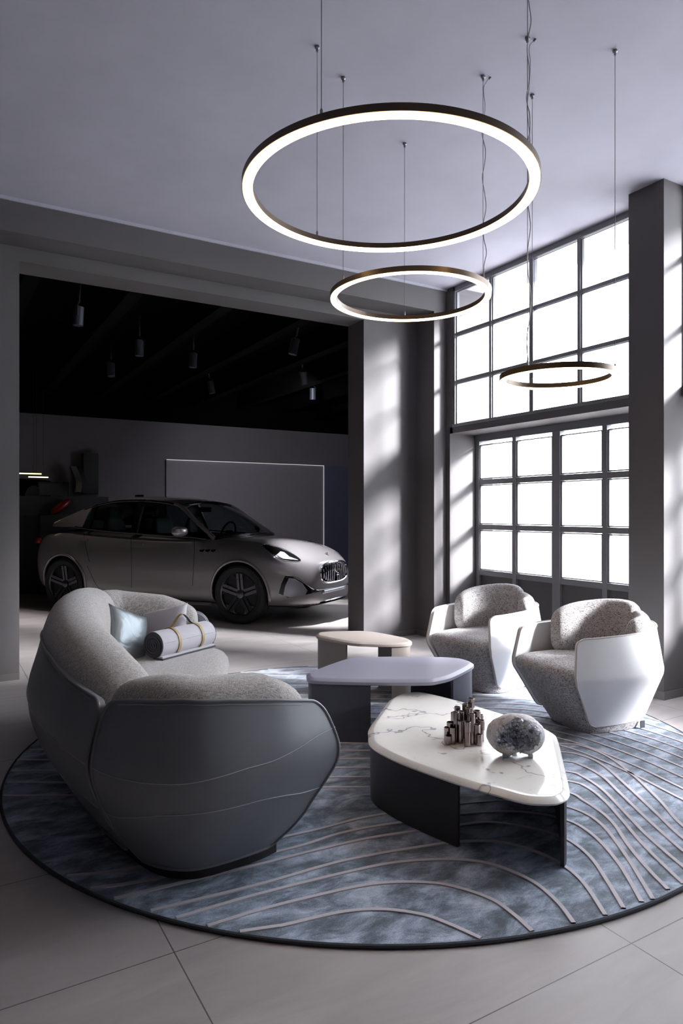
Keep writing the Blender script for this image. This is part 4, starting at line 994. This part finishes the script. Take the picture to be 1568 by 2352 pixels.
shape('printed_cloth', [(60, 1218), (90, 1206), (112, 1196), (116, 1210), (92, 1228), (84, 1270), (60, 1275)], flat('slate_blue_print', (70, 72, 92), .7), -.010)
# shelf niche with curved chrome object and red object
fbox('wall_cabinet', 192, 226, 1040, 1134, YF-.25, .24, M['dk1'], 'tall dark cabinet box on the wall above the car tail', 'cabinet')
x0, Z = far_pt(180, YF-.4); zt = CH+104*Z/FP; zb = CH+46*Z/FP
cs = MB(); arc = []
for i in range(20):
    t = i/19; arc.append((x0+.10*math.sin(t*2.2)-.05, zt+(zb-zt)*t))
vs = []
for x, z in arc: vs += [(x-.09, YF-.40, z), (x+.0, YF-.46, z), (x+.09, YF-.40, z), (x+.09, YF-.34, z), (x-.09, YF-.34, z)]
cs.add(vs, [(i*5+j, i*5+(j+1) % 5, (i+1)*5+(j+1) % 5, (i+1)*5+j) for i in range(19) for j in range(5)]+[(0, 1, 2, 3, 4), (95, 96, 97, 98, 99)])
tag(cs.build('wall_fixture', flat('brushed_dark_silver', (90, 92, 100), .3, .8), None, True, angle=40), 'curved dark silver fixture mounted beside the dark cabinet on the far wall', 'wall fixture')
xs, Zs = far_pt(150, 12.9)
tag(MB().box(xs-1.0, xs+.75, 12.95, 13.5, 0, CH+36*Zs/FP-.0).build('back_counter', M['dk1'], None, False), 'dark back counter standing behind the tail of the car', 'counter')
xh, Zh = far_pt(139, 12.8); zh = CH+14*Zh/FP
tag(MB().box(xh-.35, xh+.45, 12.6, 12.94, 0, zh-.16).build('display_plinth', M['dk1'], None, False), 'dark plinth carrying the red helmet-like object behind the car tail', 'plinth')
hv, hf = pad(lambda w: ((xh+.17*w, 12.78, zh-.015+.11*w), (0, 1, 0), .09, .085), 18, 18, 2.2, 2.2)
tag(link('red_helmet', hv, hf, M['red'], None), 'glossy red rounded helmet-like object standing on a dark plinth behind the car tail', 'helmet')
for nm_, a, b, py_ in (('a', 20, 95, 1088), ('b', 67, 113, 1096)):
    xx, Z = far_pt(a, 12.6); xy_, _ = far_pt(b, 12.6); z = CH-(py_-CY)*Z/FP
    L_ = empty('linear_lamp', (xx, {'a': 12.6, 'b': 12.72}[nm_], z), 0, {'a': 'upper of the two thin glowing linear lamps hanging at the far left', 'b': 'lower of the two thin glowing linear lamps hanging at the far left'}[nm_], 'lamp', 'thin linear lamps in the far left corner')
    MB().box(0, xy_-xx, -.01, .01, 0, .02).build('light_bar', M['led_far'], L_, False)
    for xk in (.08, xy_-xx-.08): MB().lathe([(.003, .02), (.003, 3.95-z)], 6, c=(xk, 0, 0)).build('hanging_wire', M['dk1'], L_)
# ceiling spotlights
sp_ = empty('track_spotlight', (0, 0, 0)); 
MB().lathe([(.05, -.10), (.055, -.095), (.055, .10), (.045, .105)], 20).build('lamp_body', flat('dark_spotlight_metal', (62, 66, 76), .5, .3), sp_)
MB().lathe([(.046, -.0999), (.046, -.095)], 20).build('lamp_glass', M['dk2'], sp_)
bh = MB().tube([(0, .058, .0), (0, .07, .10), (0, .0, .16)], .008, 6).build('bracket', M['dk1'], sp_)
MB().lathe([(.012, .15), (.012, .43)], 8).build('stem', M['dk1'], sp_)
spots = [(675, 797, 3.52, 'nearest the right jamb, tilted towards the car bonnet', .35), (443, 828, 3.52, 'at the middle of the black ceiling', .05), (697, 868, 3.52, 'second from the right jamb, further back', -.6), (255, 850, 3.52, 'left of the middle, further back', .1), (180, 727, 3.52, 'nearest the camera at the upper left', -.1), (485, 890, 3.52, 'behind the middle one, deep in the room', .3), (320, 800, 3.52, 'between the left ones, small and faint', .0), (718, 905, 3.52, 'smallest at the right, deepest in the room', .2)]
for i, (a, b, z, lab, tl) in enumerate(spots):
    o = sp_ if i == 0 else copy_tree(sp_)
    x, y, z = floor_point(a, b, z); o.location = (x, y, z); o.rotation_euler = (tl*.35, tl*.5, i*.7)
    if i in (0, 2, 3):  # beams added to brighten bonnet, wall panel and floor; the fixtures appear unlit
        L = bpy.data.lights.new('added_fill_beam', 'SPOT'); L.energy = {0: 1900, 2: 190, 3: 60}[i]; L.spot_size = math.radians({0: 36, 2: 100, 3: 75}[i]); L.spot_blend = .8; L.shadow_soft_size = .05; L.color = ((.95, .95, 1), (1, .82, .68))[i == 3]
        lo = bpy.data.objects.new('added_fill_beam', L); COL.objects.link(lo); lo.location = (x, y, z-.12)
        tgt = Vector({0: (4.45, 8.0, .75), 2: (6.6, 13.6, 1.6), 3: (1.2, 9.5, 0)}[i]); lo.rotation_euler = (tgt-lo.location).to_track_quat('-Z', 'Y').to_euler()
    tag(o, 'dark cylinder spotlight under the showroom ceiling, '+lab, 'spotlight', 'ceiling spotlights in the showroom')
